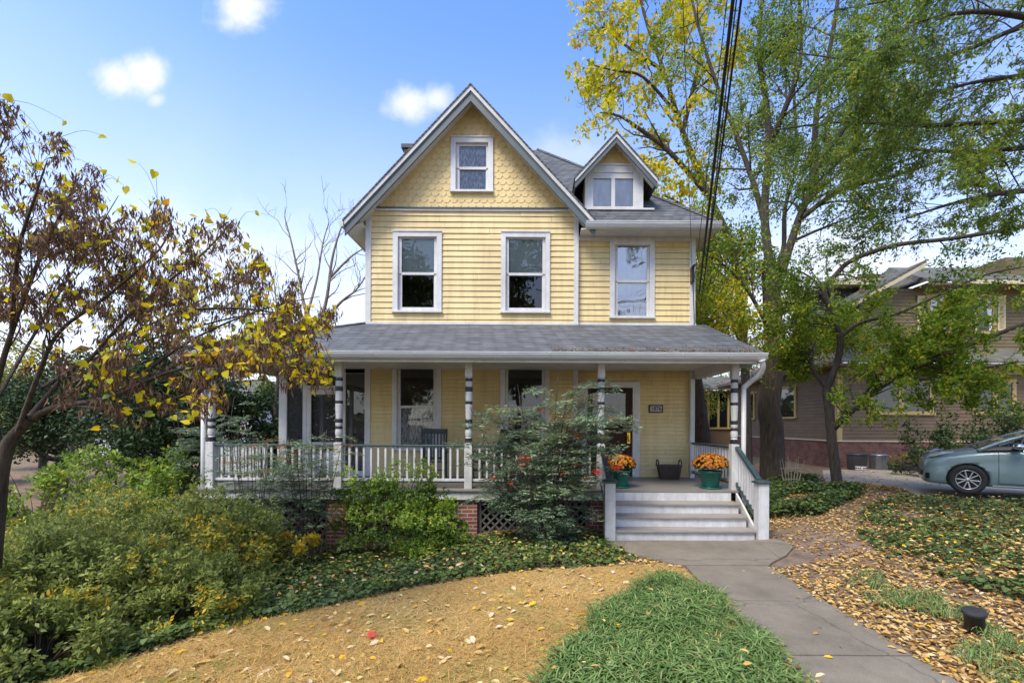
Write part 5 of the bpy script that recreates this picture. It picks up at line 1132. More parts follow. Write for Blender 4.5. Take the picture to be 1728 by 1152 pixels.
# heavenly bamboo: thin canes, tiered feathery leaves, red berries
M['nandina'] = leafmat('nandina_leaflet', [(0, (.055, .09, .05)), (.4, (.15, .22, .12)), (.68, (.27, .35, .21)), (.84, (.19, .29, .075)), (.92, (.42, .17, .04)), (1, (.5, .10, .03))], .25, .35, .6)
M['berry'] = pmat('red_berry', (.72, .065, .02), (.60, .04, .015), 30, .3); M['cane'] = pmat('nandina_cane', (.10, .075, .055), (.05, .04, .03), 9, .8)
def nandina(loc, canes, spread, h0, h1, label, warm, ncomp=9, size=.05, low=.35, green=.0, big=1.0):
    o = empty('nandina_shrub', loc); tag(o, label, 'shrub', 'nandinas in front of the porch'); segs = []; P, A, N_, T_ = [], [], [], []
    for c in range(canes):
        a = rng.uniform(0, 2*math.pi); h = rng.uniform(h0, h1); b = np.array([math.cos(a), math.sin(a)*.5, 0]) * rng.uniform(.02, .3)*spread; tp = np.array([math.cos(a)*spread*rng.uniform(.3, 1), math.sin(a)*spread*.5, h])
        line = smooth_line([b, b*.6 + tp*.4 + np.array([0, 0, .08*h]), tp], 5); segs.append((line, .011, .005)); wc = rng.random() < warm; base = rng.uniform(.25, .62) + green
        for j in range(ncomp):
            f = low + (1 - low) * (j + .5)/ncomp if rng.random() < .85 else rng.uniform(low*.6, 1); q0 = line[int(f * (len(line)-1))]; az = rng.uniform(0, 2*math.pi); d = np.array([math.cos(az), math.sin(az), rng.uniform(.1, .75)]); d /= np.linalg.norm(d); L = rng.uniform(.26, .48)*big
            rach = [q0 + d*L*t + np.array([0, 0, -.22*L*t*t*1.6]) for t in np.linspace(0, 1, 4)]; segs.append((np.array(rach), .003, .0015)); sd = np.cross(d, [0, 0, 1.]); sd /= np.linalg.norm(sd); tier = wc and f > .8
            for t in np.linspace(.30, 1, 6):
                q = q0 + d*L*t + np.array([0, 0, -.35*L*t*t])
                for s in (-1, 1):
                    e = d*.55 + sd*s*rng.uniform(.6, 1.1) + np.array([0, 0, rng.normal(0, .2)]); e /= np.linalg.norm(e); l2 = L*.42*(1.15 - .6*t)
                    for u in (.25, .5, .75, 1.0):
                        for ss in ((-1, 1) if u < 1 else (0,)):
                            P.append(q + e*l2*u + rng.normal(0, .008, 3)); A.append(e*.8 + np.cross(e, [0, 0, 1])*ss*.8 + np.array([0, 0, -.15])); N_.append(np.array([0, 0, 1.]) + rng.normal(0, .35, 3)); T_.append(rng.uniform(.85, 1.0) if tier and rng.random() < .6 else base + rng.normal(0, .13) + .12*(f - .6))
    n = len(P); tubes('canes', segs, M['cane'], o, 5)
    leaves('foliage', LANCE, np.array(P), np.array(A), np.array(N_), rng.uniform(.7, 1.3, n)*size, .34, np.clip(T_, 0, 1), M['nandina'], o, curl=1.0); return o
def berries(o, at):
    at = list(at)
    for px, py, Y, r in at:
        c = W(px, py, Y) - Vector(o.location); mb = MB()
        for i in range(int(60 * (r/.07)**2)):
            d = rdir(1)[0]; q = np.array(c) + d * np.array([r, r, r*.75]) * rng.random()**.4
            mb.lathe([(.001, -.0075), (.0062, -.004), (.0062, .004), (.001, .0075)], q, 6)
        mb.build('berry_cluster', M['berry'], o, smooth=True)
n1 = nandina((.12, 7.55, gz(.12, 7.55)), 25, 1.30, 1.5, 2.80, 'large blue green nandina with red berry clusters before the front door', .18, 13, .066, .42, .06, 1.3)
berries(n1, [(886, 773, 7.2, .105), (880, 786, 7.2, .06), (1008, 795, 7.15, .095), (1040, 788, 7.2, .085), (950, 800, 7.2, .05), (832, 806, 7.2, .05), (938, 801, 7.2, .04), (972, 782, 7.15, .05), (862, 815, 7.15, .04), (915, 690, 7.3, .05), (1022, 770, 7.2, .05), (990, 806, 7.1, .045)])
nandina((.35, 7.35, gz(.35, 7.35)), 9, .62, .5, 1.0, 'low dark nandina growth under the berried shrub left of the steps', 0, 8, .055, .25, -.12)
n2 = nandina((-3.9, 7.75, gz(-3.9, 7.75)), 17, .75, 1.4, 2.3, 'slim nandina with bare lower canes in front of the porch railing', .12, 7, .05, .55)
nandina((-4.9, 7.85, gz(-4.9, 7.85)), 12, .6, 1.3, 2.1, 'fine leaved nandina beside the left corner post', .05, 8, .05, .45)
nandina((-7.4, 10.3, gz(-7.4, 10.3)), 16, 1.0, 2.0, 3.0, 'tall soft green nandina beyond the left end of the porch', .05, 10, .06, .3)
# ================================================================== trees
def barkmat(name, c1, c2, sz=6):
    m, t, n, l, b = nt(name); tc = n.new('ShaderNodeTexCoord'); mp = n.new('ShaderNodeMapping'); mp.inputs['Scale'].default_value = (sz, sz, sz * .16); l.new(tc.outputs['Object'], mp.inputs[0])
    no = n.new('ShaderNodeTexNoise'); no.inputs['Scale'].default_value = 3; no.inputs['Detail'].default_value = 8; no.inputs['Roughness'].default_value = .7; l.new(mp.outputs[0], no.inputs[0])
    r = ramp(n, [(.36, c2), (.62, c1)]); l.new(no.outputs['Fac'], r.inputs[0]); l.new(r.outputs[0], b.inputs['Base Color']); b.inputs['Roughness'].default_value = .95
    bp = n.new('ShaderNodeBump'); bp.inputs['Strength'].default_value = .9; bp.inputs['Distance'].default_value = .06; l.new(no.outputs['Fac'], bp.inputs['Height']); l.new(bp.outputs[0], b.inputs['Normal']); return m
M['bark'] = barkmat('grey_brown_bark', (.095, .072, .053), (.036, .027, .02))
M['bark_pale'] = barkmat('pale_bark', (.27, .215, .165), (.13, .10, .08)); M['bark_dark'] = barkmat('dark_bark', (.085, .066, .052), (.03, .024, .02), 9)
def line(pts, per=4, jit=0.0):
    q = smooth_line([W(px, py, Y) for px, py, Y in pts], per)
    return q
def rel(o, segs): v = np.array(o.location); return [(p - v, a, b) for p, a, b in segs]
def tree(name, label, base, group=None, cat='tree'):
    o = empty(name, base); tag(o, label, cat, group); return o
# ---------------- redbud at the left edge: brown pods and yellow heart leaves
M['pod'] = leafmat('dry_seed_pod', [(0, (.075, .042, .026)), (.5, (.18, .105, .065)), (1, (.34, .21, .125))], .25, .7, .2)
M['redbud_leaf'] = leafmat('redbud_leaf', [(0, (.16, .30, .02)), (.25, (.38, .44, .02)), (.5, (.70, .60, .015)), (.88, (.80, .58, .012)), (1, (.62, .32, .02))], .5, .45, .3)
rb = tree('redbud_tree', 'redbud tree hung with brown pods and yellow heart shaped leaves at the left edge', (-5.42, 4.6, gz(-5.42, 4.6)))
main = [(line([(-22, 960, 4.6), (-10, 860, 4.6), (0, 790, 4.6), (18, 742, 4.6), (52, 706, 4.55)]), .10, .06),
        (line([(52, 706, 4.55), (95, 686, 4.5), (180, 672, 4.4), (255, 640, 4.3), (310, 622, 4.25), (440, 612, 4.2), (540, 588, 4.2)]), .045, .006),
        (line([(40, 715, 4.55), (80, 668, 4.7), (120, 625, 4.8), (200, 575, 4.9), (300, 525, 5.0), (420, 470, 5.1)]), .04, .006),
        (line([(30, 728, 4.55), (62, 640, 4.4), (100, 560, 4.3), (180, 500, 4.2), (270, 420, 4.15), (290, 370, 4.1)]), .036, .006),
        (line([(5, 770, 4.6), (-10, 680, 4.5), (20, 560, 4.4), (70, 430, 4.3), (118, 330, 4.2), (128, 300, 4.2)]), .045, .006),
        (line([(0, 790, 4.6), (-60, 660, 4.8), (-80, 480, 4.9), (-30, 320, 4.9), (15, 215, 5.0)]), .06, .006),
        (line([(70, 655, 4.7), (170, 600, 5.2), (300, 560, 5.5), (430, 530, 5.6), (520, 540, 5.6)]), .03, .006),
        (line([(110, 682, 4.5), (230, 690, 4.3), (360, 650, 4.2), (450, 640, 4.1)]), .024, .005),
        (line([(140, 620, 4.7), (230, 520, 4.4), (340, 430, 4.2), (395, 370, 4.1)]), .026, .005), (line([(200, 660, 4.4), (330, 570, 4.6), (450, 520, 4.8), (540, 500, 4.9)]), .024, .005), (line([(250, 642, 4.3), (360, 585, 4.5), (460, 560, 4.6), (548, 572, 4.6)]), .028, .005), (line([(300, 525, 5.0), (390, 520, 5.0), (470, 530, 5.0), (545, 560, 5.0)]), .028, .005), (line([(-10, 680, 4.5), (60, 560, 5.2), (140, 430, 5.5), (200, 330, 5.6)]), .03, .005), (line([(20, 560, 4.4), (30, 430, 3.9), (60, 330, 3.7), (80, 270, 3.7)]), .03, .005)]
main = [(l, a * (1 if i == 0 else .68), b * .7) for i, (l, a, b) in enumerate(main)]
segs, tips = [], []
P = dict(levels=3, n=[12, 5, 3], t0=[.22, .15, .1], ang=[50, 46, 40], len=[.95, .5, .26], wob=.20, grav=.05, bias=(0, 0, .2), rmin=.0020, rr=.46)
for i, (l, a, b) in enumerate(main):
    if i == 0: segs.append((l, a, b)); continue
    grow(segs, tips, l, a, b, 0, P)
def in_crown(q, slack=0.0):
    px, py = VPX + q[0]/q[1]*FPX, HY - (q[2] - ZC)/q[1]*FPX
    return px < 558 and py < np.interp(px, [0, 200, 320, 560], [770, 735, 705, 640]) + 14*math.sin(px*.17) and py > np.interp(px, [-200, 0, 60, 130, 190, 260, 300, 400, 440, 565], [120, 185, 225, 290, 350, 350, 410, 385, 460, 560]) - 12 + 26*math.sin(px*.11) + slack
segs = [s for s in segs if s[1] > .016 or in_crown(s[0][-1])]; tips = [t for t in tips if in_crown(t[-1])]
tubes('trunk', rel(rb, segs), M['bark'], rb, 8)
tl = [t for t in tips if t[:, 2].max() > .9]
p, d = along(tl, 2.5); keep = (rng.random(len(p)) < np.clip(.95 - .35 * sstep(-2.9, -1.7, p[:, 0]), 0, 1)); p = p[keep]
k = 6; p = np.repeat(p, k, 0) + rng.normal(0, .028, (len(p)*k, 3)); n = len(p); ax = np.tile([0, 0, -1.], (n, 1)) + rng.normal(0, .33, (n, 3))
leaves('seed_pods', LANCE, p - np.array(rb.location), ax, rng.normal(size=(n, 3)), rng.uniform(.05, .095, n), .20, np.clip(rng.normal(.45, .22, n), 0, 1), M['pod'], rb)
p, d = along(tl, 4.0, .04); w = .24 + .50 * sstep(-4.6, -2.6, p[:, 0]) * sstep(3.6, 2.6, p[:, 2]); keep = rng.random(len(p)) < w; p = p[keep]; n = len(p)
ax = rdir(n, -.5) * [1, 1, .7]; leaves('foliage', HEART, p - np.array(rb.location), ax, rdir(n, .9), rng.uniform(.032, .078, n), .85, np.clip(rng.normal(.6, .24, n), 0, 1), M['redbud_leaf'], rb, curl=1.6)
# leaves at the very ends of fine bare twigs, against the sky
fs, fp = [], []
for px, py in ((108, 203), (196, 303), (232, 274), (210, 314), (262, 288), (198, 356), (348, 355), (382, 372), (430, 358), (330, 400), (180, 232), (440, 445), (410, 410)):
    q = np.array(W(px, py, 4.3)); j = min(range(len(tl)), key=lambda i: np.linalg.norm(tl[i][-1] - q)); e = tl[j][-1]; fs.append((smooth_line([e, (e + q)/2 + np.array([0, 0, .06]), q], 3), .0022, .0012)); fp.append(q)
v0 = np.array(rb.location)
for (l, a, b), q in zip(fs, fp):
    t_ = tubes('fine_twig', [(l - v0, a, b)], M['bark_dark'], rb)
    leaves('tip_leaf', HEART, [q - v0], rdir(1, -.3), rdir(1, .4), rng.uniform(.06, .09, 1), .8, rng.uniform(.3, .7, 1), M['redbud_leaf'], t_, curl=1.8)
# ---------------- bare tree behind the porch roof
bt = tree('bare_tree', 'leafless grey brown tree left of the house above the porch roof', (X(548, 20), 20, -.4))
main = [(line([(548, 800, 20), (545, 640, 20), (540, 560, 20), (552, 500, 20), (560, 440, 20), (572, 395, 20), (585, 365, 20)]), .20, .03), (line([(541, 575, 20), (515, 520, 20.4), (505, 470, 20.5), (492, 410, 20.5), (480, 365, 20.6)]), .16, .03),
        (line([(545, 545, 20), (575, 510, 19.6), (600, 490, 19.4), (618, 465, 19.2)]), .13, .03), (line([(556, 470, 20), (590, 435, 20.4), (612, 420, 20.6)]), .10, .03), (line([(538, 580, 20), (500, 555, 20), (470, 520, 20), (462, 470, 20)]), .12, .03), (line([(520, 525, 20.4), (535, 470, 21), (545, 410, 21.4), (555, 375, 21.5)]), .10, .025)]
segs, tips = [], []
for l, a, b in main: grow(segs, tips, l, a, b, 0, dict(levels=2, n=[8, 4], t0=[.3, .2], ang=[38, 40], len=[2.0, .9], wob=.26, grav=.1, bias=(0, 0, .25), rmin=.014, rr=.5))
tubes('trunk', rel(bt, [(p, a*.6, b*.6) for p, a, b in segs]), M['bark_pale'], bt)
# ---------------- generic broadleaf tree for the middle and far ground
def crown_tree(name, loc, h, r, z0, nclust, L, m, label, tone, bark='bark_dark', trunk=.2, sq=1.0, group=None, wid=.5, per=8, seed=1, hole=.0):
    o = tree(name, label, loc, group); segs = [(smooth_line([(0, 0, -.2), (.05, 0, h*.3), (-.08, .05, h*.62), (0, 0, h*.9)], 4), trunk, trunk*.2)]
    c = []; nl = max(7, int(nclust / 110)); lc = rdir(nl, .15) * rng.uniform(.35, .82, (nl, 1)) * [r, r*sq, (h - z0)/2] + [0, 0, (h + z0)/2]
    for i, q in enumerate(lc):
        b = np.array([0, 0, max(.25*h, q[2]*.62)]); segs.append((smooth_line([b, (b + q)/2 + [0, 0, -.05*h], q], 4), trunk*.35, trunk*.08))
        d = rdir(nclust // nl, .1); rr = rng.uniform(.26, .46) * r; c.append(q + d * rr * (1 - .5 * rng.random((len(d), 1))**2) * [1, 1, .72] * (1 + .25*np.sin(5*d[:, :1] + i) * np.sin(6*d[:, 1:2])))
    c = np.concatenate(c); tubes('trunk', segs, M[bark], o); k = per; p = np.repeat(c, k, 0); n = len(p)
    leaves('crown', DIAM, p + rng.normal(0, L*.9, (n, 3)), rdir(n, -.25), rdir(n, .6), rng.uniform(.6, 1.3, n)*L, wid, np.clip(np.repeat(tone(c), k) + rng.normal(0, .12, n), 0, 1), m, o); return o
M['evergreen'] = leafmat('evergreen_leaf', [(0, (.012, .028, .010)), (.5, (.035, .065, .018)), (.85, (.085, .125, .03)), (1, (.17, .20, .04))], .25, .5, .35)
M['autumn'] = leafmat('autumn_leaf', [(0, (.05, .09, .015)), (.35, (.14, .20, .025)), (.6, (.30, .32, .035)), (.82, (.52, .42, .03)), (1, (.55, .22, .03))], .4, .5, .3)
ev = lambda c: np.clip(rng.normal(.38, .16, len(c)), 0, 1); yg = lambda c: np.clip(rng.normal(.45, .2, len(c)), 0, 1)
G1 = 'dark evergreens left of the porch'
for x, y, h, r, z0, n, lab in ((-10.2, 13.2, 4.9, 2.1, .0, 1700, 'dark evergreen close to the porch corner'), (-12.9, 14.5, 5.2, 2.4, .0, 1900, 'broad dark evergreen in the middle of the row behind the azaleas'), (-16.2, 15.5, 4.4, 2.0, .0, 1300, 'lower dark evergreen at the left end of the row'), (-8.4, 14.8, 4.4, 1.5, .0, 1000, 'narrow dark evergreen beside the screened porch')):
    crown_tree('evergreen_tree', (x, y, gz(x, y)), h, r, z0, int(n*1.3), .12, M['evergreen'], lab, ev, group=G1)
G2 = 'autumn trees beyond the left garden'
for x, y, h, r, z0, n, tn, lab in ((-21, 17, 5.6, 2.6, .3, 1300, .42, 'yellow green tree behind the redbud trunk'), (-17.5, 22, 7.2, 3.0, 1, 1300, .3, 'mid green tree rising behind the dark evergreens'), (-12.4, 23, 8.6, 2.4, 2, 800, .22, 'thin crowned green tree left of the bare tree'), (-26, 24, 7.5, 3.4, .5, 1200, .6, 'golden tree at the far left edge'), (-6.0, 30, 6.0, 3.2, .5, 900, .7, 'small orange and gold tree low behind the bare tree'), (-9.4, 32, 7.0, 3.0, .5, 800, .5, 'pale gold tree farther off behind the evergreens')):
    crown_tree('autumn_tree', (x, y, gz(x, y)), h, r, z0, n, .16, M['autumn'], lab, lambda c, t=tn: np.clip(rng.normal(t, .16, len(c)), 0, 1), group=G2)
# far-off woods all round, one mass
M['woods'] = leafmat('far_wood', [(0, (.03, .05, .018)), (.5, (.08, .095, .03)), (.8, (.20, .17, .04)), (1, (.30, .15, .04))], .25, .7, .1)
az = rng.uniform(-1.35, 1.35, 12000); rr = rng.uniform(58, 84, 12000); hh = (6.5 + 2.5*np.sin(az*23) + 1.8*np.sin(az*57 + 1)) * (.65 + .35 * rng.random(12000)); zz = rng.random(12000)**.8 * hh
p = np.column_stack([np.sin(az)*rr, np.cos(az)*rr, zz]); n = len(p)
tag(leaves('distant_woods', DIAM, p, rdir(n), rdir(n, .5), rng.uniform(.8, 1.9, n), .6, np.clip(.4 + .3*np.sin(az*31) + rng.normal(0, .2, n), 0, 1), M['woods']), 'far-off autumn woods behind the houses', 'woods', kind='stuff')
# ---------------- the big tree right of the porch
M['elm_leaf'] = leafmat('small_green_leaf', [(0, (.045, .09, .016)), (.4, (.14, .235, .026)), (.7, (.28, .39, .03)), (.88, (.48, .46, .03)), (1, (.75, .52, .02))], .5, .5, .3)
bg_ = tree('big_tree', 'tall forked tree with furrowed brown trunk right of the porch', tuple(W(1300, 800, 14))); bg_.location.z = gz(bg_.location.x, 14)
main = [(line([(1302, 840, 14), (1303, 790, 14), (1302, 720, 14), (1297, 690, 14), (1302, 650, 14), (1306, 590, 14), (1303, 520, 14), (1299, 445, 14)], 5), .37, .24),
        (line([(1299, 450, 14), (1290, 360, 14.2), (1297, 260, 14.3), (1294, 180, 14.5), (1280, 80, 14.6), (1292, -70, 14.6), (1285, -200, 14.6)]), .135, .04), (line([(1303, 520, 14), (1325, 440, 13.8), (1348, 370, 13.6), (1372, 300, 13.4), (1378, 190, 13.2), (1405, 60, 13), (1425, -90, 13)]), .14, .04),
        (line([(1296, 400, 14.1), (1275, 320, 14.6), (1245, 235, 15), (1205, 130, 15.3), (1170, 10, 15.5), (1150, -120, 15.6)]), .10, .03), (line([(1303, 480, 14), (1322, 420, 14.6), (1325, 350, 15), (1345, 270, 15.4), (1340, 150, 15.6), (1350, 0, 15.6)]), .09, .03),
        (line([(1296, 250, 14.3), (1330, 170, 13.6), (1352, 90, 13.2), (1345, -40, 13)]), .10, .03), (line([(1374, 290, 13.4), (1430, 210, 12.8), (1500, 130, 12.3), (1560, 20, 12)]), .10, .03), (line([(1350, 370, 13.6), (1420, 320, 13), (1500, 300, 12.6), (1590, 270, 12.2)]), .08, .025),
        (line([(1300, 560, 14), (1262, 490, 13.8), (1225, 450, 13.7), (1190, 430, 13.6)]), .07, .02), (line([(1304, 600, 14), (1345, 560, 13.6), (1385, 540, 13.3)]), .06, .02), (line([(1300, 540, 14), (1270, 540, 13.4), (1225, 520, 13.1)]), .05, .02)]
segs, tips = [], []
for i, (l, a, b) in enumerate(main):
    if i == 0: segs.append((l, a, b)); continue
    grow(segs, tips, l, a, b, 0, dict(levels=3, n=[13 if i < 8 else 10, 6, 4], t0=[.2, .2, .1], ang=[55, 50, 45], len=[2.6 if i < 8 else 1.7, 1.3, .6], wob=.20, grav=.0, bias=(0, 0, .1), rmin=.006, rr=.42))
tubes('trunk', rel(bg_, segs), M['bark'], bg_, 14)
p, d = along(tips, 30, .12); k_ = rng.random(len(p)) < .35 + .8*np.clip(.5 + .8*np.sin(p[:, 0]*1.9 + 1) * np.sin(p[:, 2]*1.6) * np.sin(p[:, 1]*1.4), 0, 1); p = p[k_]; n = len(p); low = sstep(7.2, 4.5, p[:, 2]); lf = sstep(8.4, 5.2, p[:, 0])
tone = np.clip(rng.normal(.46, .18, n) + .14*low + .34 * (.35 + .65*lf) * (rng.random(n) < .5) * (np.sin(p[:, 0]*1.3) * np.sin(p[:, 2]*1.1 + 2) > -.1), 0, 1)
leaves('crown', DIAM, p - np.array(bg_.location), rdir(n, -.3), rdir(n, .6), rng.uniform(.06, .125, n), .5, tone, M['elm_leaf'], bg_)
# ---------------- yellow tree behind the dormer
yt = tree('yellow_tree', 'yellow leaved tree behind the dormer and right roof corner', tuple(W(1262, 760, 18.5))); yt.location.z = gz(yt.location.x, 18.5)
main = [(line([(1262, 790, 18.5), (1256, 600, 18.5), (1238, 430, 18.5), (1196, 330, 18.5), (1152, 222, 18.5), (1120, 120, 18.5), (1086, 20, 18.5), (1070, -80, 18.5)]), .19, .04), (line([(1196, 330, 18.5), (1128, 255, 18.2), (1075, 215, 18), (1045, 196, 18), (1012, 190, 18)]), .12, .02), (line([(1152, 222, 18.5), (1176, 120, 18.8), (1200, -20, 19)]), .11, .03),
        (line([(1120, 120, 18.5), (1060, 80, 18.4), (1015, 45, 18.3)]), .08, .02), (line([(1240, 430, 18.5), (1200, 390, 18), (1150, 345, 17.6), (1120, 330, 17.4)]), .09, .02), (line([(1250, 500, 18.5), (1215, 460, 18), (1190, 440, 17.8)]), .08, .02), (line([(1140, 190, 18.5), (1085, 130, 18), (1040, 120, 18), (1000, 110, 18)]), .07, .02), (line([(1256, 600, 18.5), (1225, 520, 17.6), (1200, 490, 17.4)]), .07, .02)]
segs, tips = [], []
for i, (l, a, b) in enumerate(main): grow(segs, tips, l, a, b, 0, dict(levels=3, n=[11, 5, 3], t0=[.3 if i == 0 else .2, .2, .1], ang=[50, 48, 40], len=[2.4, 1.1, .5], wob=.24, grav=.02, bias=(0, 0, .1), rmin=.007, rr=.40))
segs = [s for s in segs if s[1] > .05 or VPX + s[0][-1][0]/s[0][-1][1]*FPX > 965]
tubes('trunk', rel(yt, segs), M['bark'], yt, 8)
p, d = along(tips, 14, .14); bl = .5 + .5*np.sin(p[:, 0]*2.1) * np.sin(p[:, 2]*1.7 + 1); px_ = VPX + p[:, 0]/p[:, 1]*FPX; p = p[(rng.random(len(p)) < .45 + .55*bl) & (px_ > 978 + 30*np.sin(p[:, 2]*2.3))]; n = len(p)
leaves('crown', HEART, p - np.array(yt.location), rdir(n, -.6), rdir(n, .5), rng.uniform(.09, .19, n), .8, np.clip(rng.normal(.48, .24, n), 0, 1), M['redbud_leaf'], yt, curl=1.4)
for x, y, h, r, n, tn, lab in ((7.5, 22, 13, 3.2, 1500, .20, 'dark green tree behind the right roof corner'), (9.2, 29, 8, 3, 900, .55, 'golden tree seen through the right end of the porch'), (15.5, 33, 9, 4, 900, .35, 'green tree behind the brown house')):
    crown_tree('back_tree', (x, y, gz(x, y)), h, r, 1.0 if h < 10 else 4, n, .17, M['autumn'], lab, lambda c, t=tn: np.clip(rng.normal(t, .14, len(c)), 0, 1), group='trees behind the houses')
lt = tree('leaning_tree', 'dark leaning trunk framed by the right end of the porch', (X(1186, 15.5), 15.5, .2)); tubes('trunk', rel(lt, [(line([(1192, 790, 15.5), (1186, 740, 15.5), (1176, 660, 15.5), (1168, 600, 15.5), (1160, 520, 15.5)]), .30, .16)]), M['bark_dark'], lt, 10)
# ---------------- feathery branches reaching in from a conifer beyond the right edge
M['feather'] = leafmat('feathery_green', [(0, (.05, .095, .022)), (.4, (.13, .21, .035)), (.75, (.27, .36, .045)), (.93, (.36, .40, .05)), (1, (.62, .40, .03))], .58, .5, .3)
ft = tree('feathery_tree', 'feathery green tree whose long dark branches sweep in from the right edge', (8.9, 7.2, gz(8.9, 7.2)))
Bx = lambda pts: line(pts, 4)
main = [(smooth_line([(8.9, 7.2, 0), (8.95, 7.2, 3), (9.0, 7.3, 7), (8.9, 7.2, 11)], 4), .30, .12),
        (Bx([(1880, 20, 7.3), (1728, 45, 7.4), (1620, 88, 7.6), (1500, 106, 8.0), (1330, 88, 8.6)]), .05, .008), (Bx([(1900, 190, 7.2), (1728, 203, 7.0), (1560, 212, 7.0), (1420, 206, 7.3), (1290, 222, 7.8)]), .05, .008), (Bx([(1900, 235, 7.2), (1728, 250, 7.6), (1600, 256, 8.0), (1470, 250, 8.6), (1380, 285, 9.0)]), .05, .008),
        (Bx([(1880, 110, 7.2), (1728, 128, 6.6), (1640, 140, 6.4), (1530, 170, 6.5)]), .05, .008), (Bx([(1890, -60, 7.3), (1728, -40, 7.4), (1560, -10, 7.8), (1400, 20, 8.4)]), .05, .008), (Bx([(1900, 320, 7.2), (1728, 322, 6.8), (1620, 340, 6.8), (1520, 372, 7.0)]), .055, .010), (Bx([(1890, 60, 7.2), (1740, 30, 6.2), (1640, 20, 6.0), (1530, 40, 6.0)]), .06, .010)]
segs, tips = [], []
for i, (l, a, b) in enumerate(main):
    if i == 0: segs.append((l, a, b)); continue
    grow(segs, tips, l, a, b, 0, dict(levels=3, n=[22, 6, 4], t0=[.08, .12, .1], ang=[58, 48, 45], len=[1.35, .62, .3], wob=.13, grav=-.09, bias=(-.3, 0, -.02), rmin=.002, rr=.30))
tubes('trunk', rel(ft, segs), M['bark_dark'], ft, 10)
p, d = along(tips, 26, .026); k_ = rng.random(len(p)) < .18 + .95*np.clip(.45 + .8*np.sin(p[:, 0]*2.2 + p[:, 2]*2.6) * np.sin(p[:, 1]*1.7 + p[:, 2]*3.3), 0, 1); p, d = p[k_], d[k_]; n = len(p); bl = np.clip(.5 + .5*np.sin(p[:, 0]*3.1 + p[:, 2]*1.3) * np.sin(p[:, 1]*2.3 + p[:, 2]*2.1), 0, 1); tone = np.clip(.20 + .52*bl + rng.normal(0, .16, n), 0, .96); tone[rng.random(n) < .05] = .96
leaves('crown', LANCE, p - np.array(ft.location), d*.75 + rng.normal(size=(n, 3))*.5 + [0, 0, -.15], rdir(n, 1.2), rng.uniform(.035, .085, n), .34, tone, M['feather'], ft)
# ---------------- small tree with the arching limb in front of the brown house
st_ = tree('small_tree', 'small crooked tree with arching limb in front of the brown house', tuple(W(1413, 818, 11.4))); st_.location.z = gz(st_.location.x, 11.4)
main = [(line([(1416, 840, 11.4), (1412, 810, 11.4), (1404, 745, 11.4), (1400, 700, 11.4), (1394, 655, 11.4)]), .135, .10), (line([(1394, 658, 11.4), (1413, 610, 11.3), (1418, 570, 11.2), (1403, 525, 11.2), (1391, 492, 11.2), (1412, 462, 11.1), (1440, 438, 11), (1510, 414, 10.6), (1610, 402, 10.2), (1728, 382, 9.8), (1800, 365, 9.6)], 4), .085, .035),
        (line([(1404, 725, 11.4), (1440, 690, 11), (1505, 640, 10.6), (1600, 596, 10.2), (1728, 546, 9.8), (1800, 515, 9.6)], 4), .085, .03), (line([(1394, 655, 11.4), (1372, 620, 11.4), (1362, 580, 11.5), (1340, 540, 11.6)]), .06, .015), (line([(1391, 492, 11.2), (1370, 470, 11.3), (1345, 455, 11.4)]), .045, .012), (line([(1418, 570, 11.2), (1450, 545, 11), (1510, 530, 10.8), (1580, 500, 10.6), (1660, 465, 10.4), (1728, 450, 10.3)]), .05, .015),
        (line([(1505, 640, 10.6), (1570, 640, 10.2), (1640, 625, 9.9), (1720, 610, 9.6)]), .035, .010), (line([(1440, 690, 11), (1480, 640, 10.8), (1520, 600, 10.6), (1570, 570, 10.5)]), .035, .01)]
segs, tips = [], []
for i, (l, a, b) in enumerate(main):
    if i == 0: segs.append((l, a, b)); continue
    grow(segs, tips, l, a, b, 0, dict(levels=3, n=[15, 6, 3], t0=[.10, .15, .1], ang=[52, 48, 45], len=[1.25, .6, .3], wob=.20, grav=-.01, bias=(0, 0, .05), rmin=.003, rr=.32))
tubes('trunk', rel(st_, segs), M['bark_dark'], st_, 10)
p, d = along(tips, 25.0, .06); keep = rng.random(len(p)) < np.where(p[:, 2] > 5.0, .35, .95); p = p[keep]; n = len(p)
leaves('crown', OVAL, p - np.array(st_.location), rdir(n, -.35), rdir(n, .9), rng.uniform(.05, .105, n), .5, np.clip(rng.normal(.58, .2, n) - .15*(p[:, 2] > 5.2), 0, .97), M['elm_leaf'], st_)
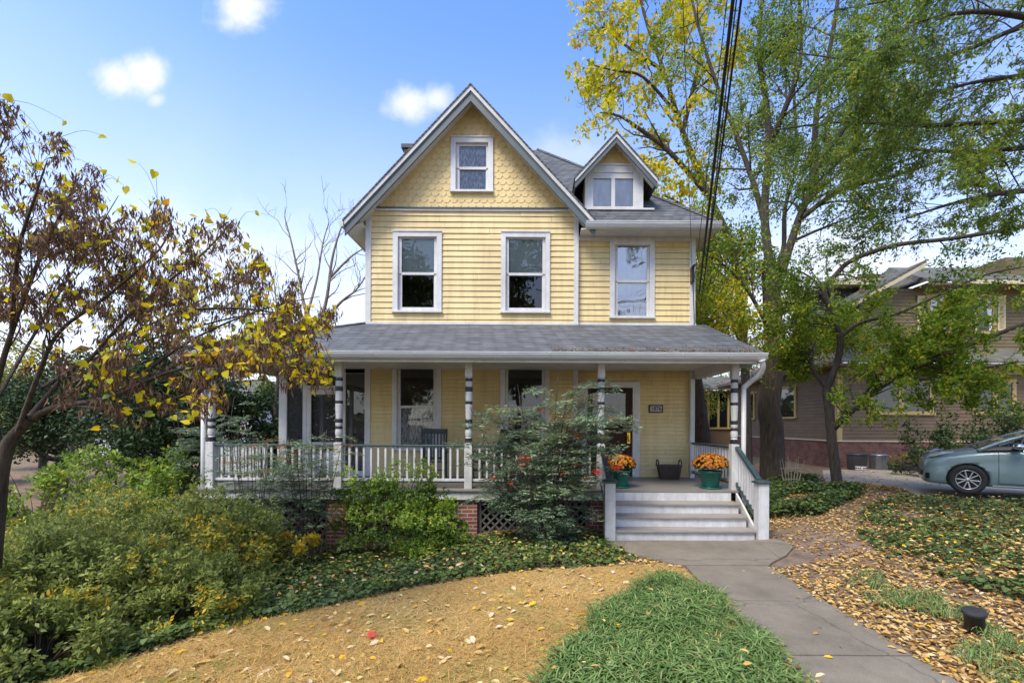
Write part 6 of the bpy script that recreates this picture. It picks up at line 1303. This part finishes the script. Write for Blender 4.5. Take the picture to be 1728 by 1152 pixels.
# shrubs by the brown house
for i, (px, Y, rx, h, n, lab) in enumerate(((1600, 14.4, 1.7, 2.0, 1300, 'dull green bush behind the car bonnet'), (1715, 13.4, 1.5, 2.3, 1100, 'grey green bush at the right edge behind the car'))):
    x = X(px, Y); shrub('house_bush', (x, Y, gz(x, Y)), rx, rx*.7, h, n, .10, .45, M['evergreen'], lab, lambda c, d: np.clip(rng.normal(.6, .18, len(c)), 0, 1), 7, DIAM, .25, seed=31 + i, group='bushes by the brown house')
M['planter'] = pmat('dark_planter', (.04, .035, .03), rough=.7); b2 = W(1528, 786, 16.2)
pl_ = empty('low_planter', (b2.x, 16.2, gz(b2.x, 16.2))); tag(pl_, 'low dark planter of dry plants along the brick base beside the bins', 'planter')
MB().box(-.75, .75, -.2, .2, 0, .30).build('trough', M['planter'], pl_, bevel=.02); d = rdir(350, .4); q = d * [.72, .18, .2] + [0, 0, .34]; leaves('dry_plants', DIAM, q, d, rdir(350, .5), .08, .4, rng.uniform(.55, 1, 350), M['autumn'], pl_)
# street trees across the road behind the viewer: what the upper windows mirror
for x, y, h, r, z0, n, lab in ((-10.5, -15, 17, 5.0, 1.5, 1500, 'tall dark street tree mirrored in the left upper window'), (-1.5, -17, 19, 5.0, 2, 1400, 'tall street tree mirrored in the second upper window'), (9.0, -18, 13, 4.0, 4, 350, 'thin crowned street tree mirrored in the right upper window')):
    crown_tree('street_tree', (x, y, gz(x, y)), h, r, z0, n, .38, M['autumn'], lab, lambda c: np.clip(rng.normal(.2, .14, len(c)), 0, 1), group='street trees behind the viewer', trunk=.3)
# ================================================================== overhead cables to the house corner
M['cable'] = pmat('black_cable', (.012, .012, .013), (.008, .008, .009), 9, .6)
def cable(px0, py0, px1, r, lab, Y1=4.9, sag=.25):
    a, b = W(px0, py0, 10.5), W(px1, -10, Y1); pts = []
    for t in np.linspace(0, 2.3, 26): q = a + (b - a) * float(t); q.z += sag * t * (t - 1) * .5; pts.append(q)
    tag(MB().tube(pts, r, 6).build('power_cable', M['cable'], smooth=True), lab, 'cable', 'overhead cables to the corner of the house')
cable(1179, 497, 1238, .021, 'thickest black overhead cable running to the corner of the yellow house'); cable(1186, 488, 1252, .014, 'black overhead cable rightmost of the bundle above the porch')
cable(1181, 530, 1244, .008, 'thin cable hanging lowest between the two thick overhead cables'); cable(1172, 470, 1228, .006, 'thin overhead cable just left of the thickest one'); cable(1168, 462, 1152, .005, 'thin solitary overhead cable left of the bundle and parallel to the house corner')
br_ = MB(); c0 = W(1169, 452, 10.66)
br_.box(c0.x - .035, c0.x + .02, 10.60, 10.735, c0.z - .35, c0.z + .02); br_.tube([c0 + Vector((0, -.12, .02)), c0 + Vector((0, .0, .03))], .03, 8); br_.build('cable_bracket', M['black'], house)
MB().tube(smooth_line([W(1169, 470, 10.55), W(1171, 520, 10.66), W(1171.5, 548, 10.68)], 4), .010, 6).build('service_wire', M['cable'], house)
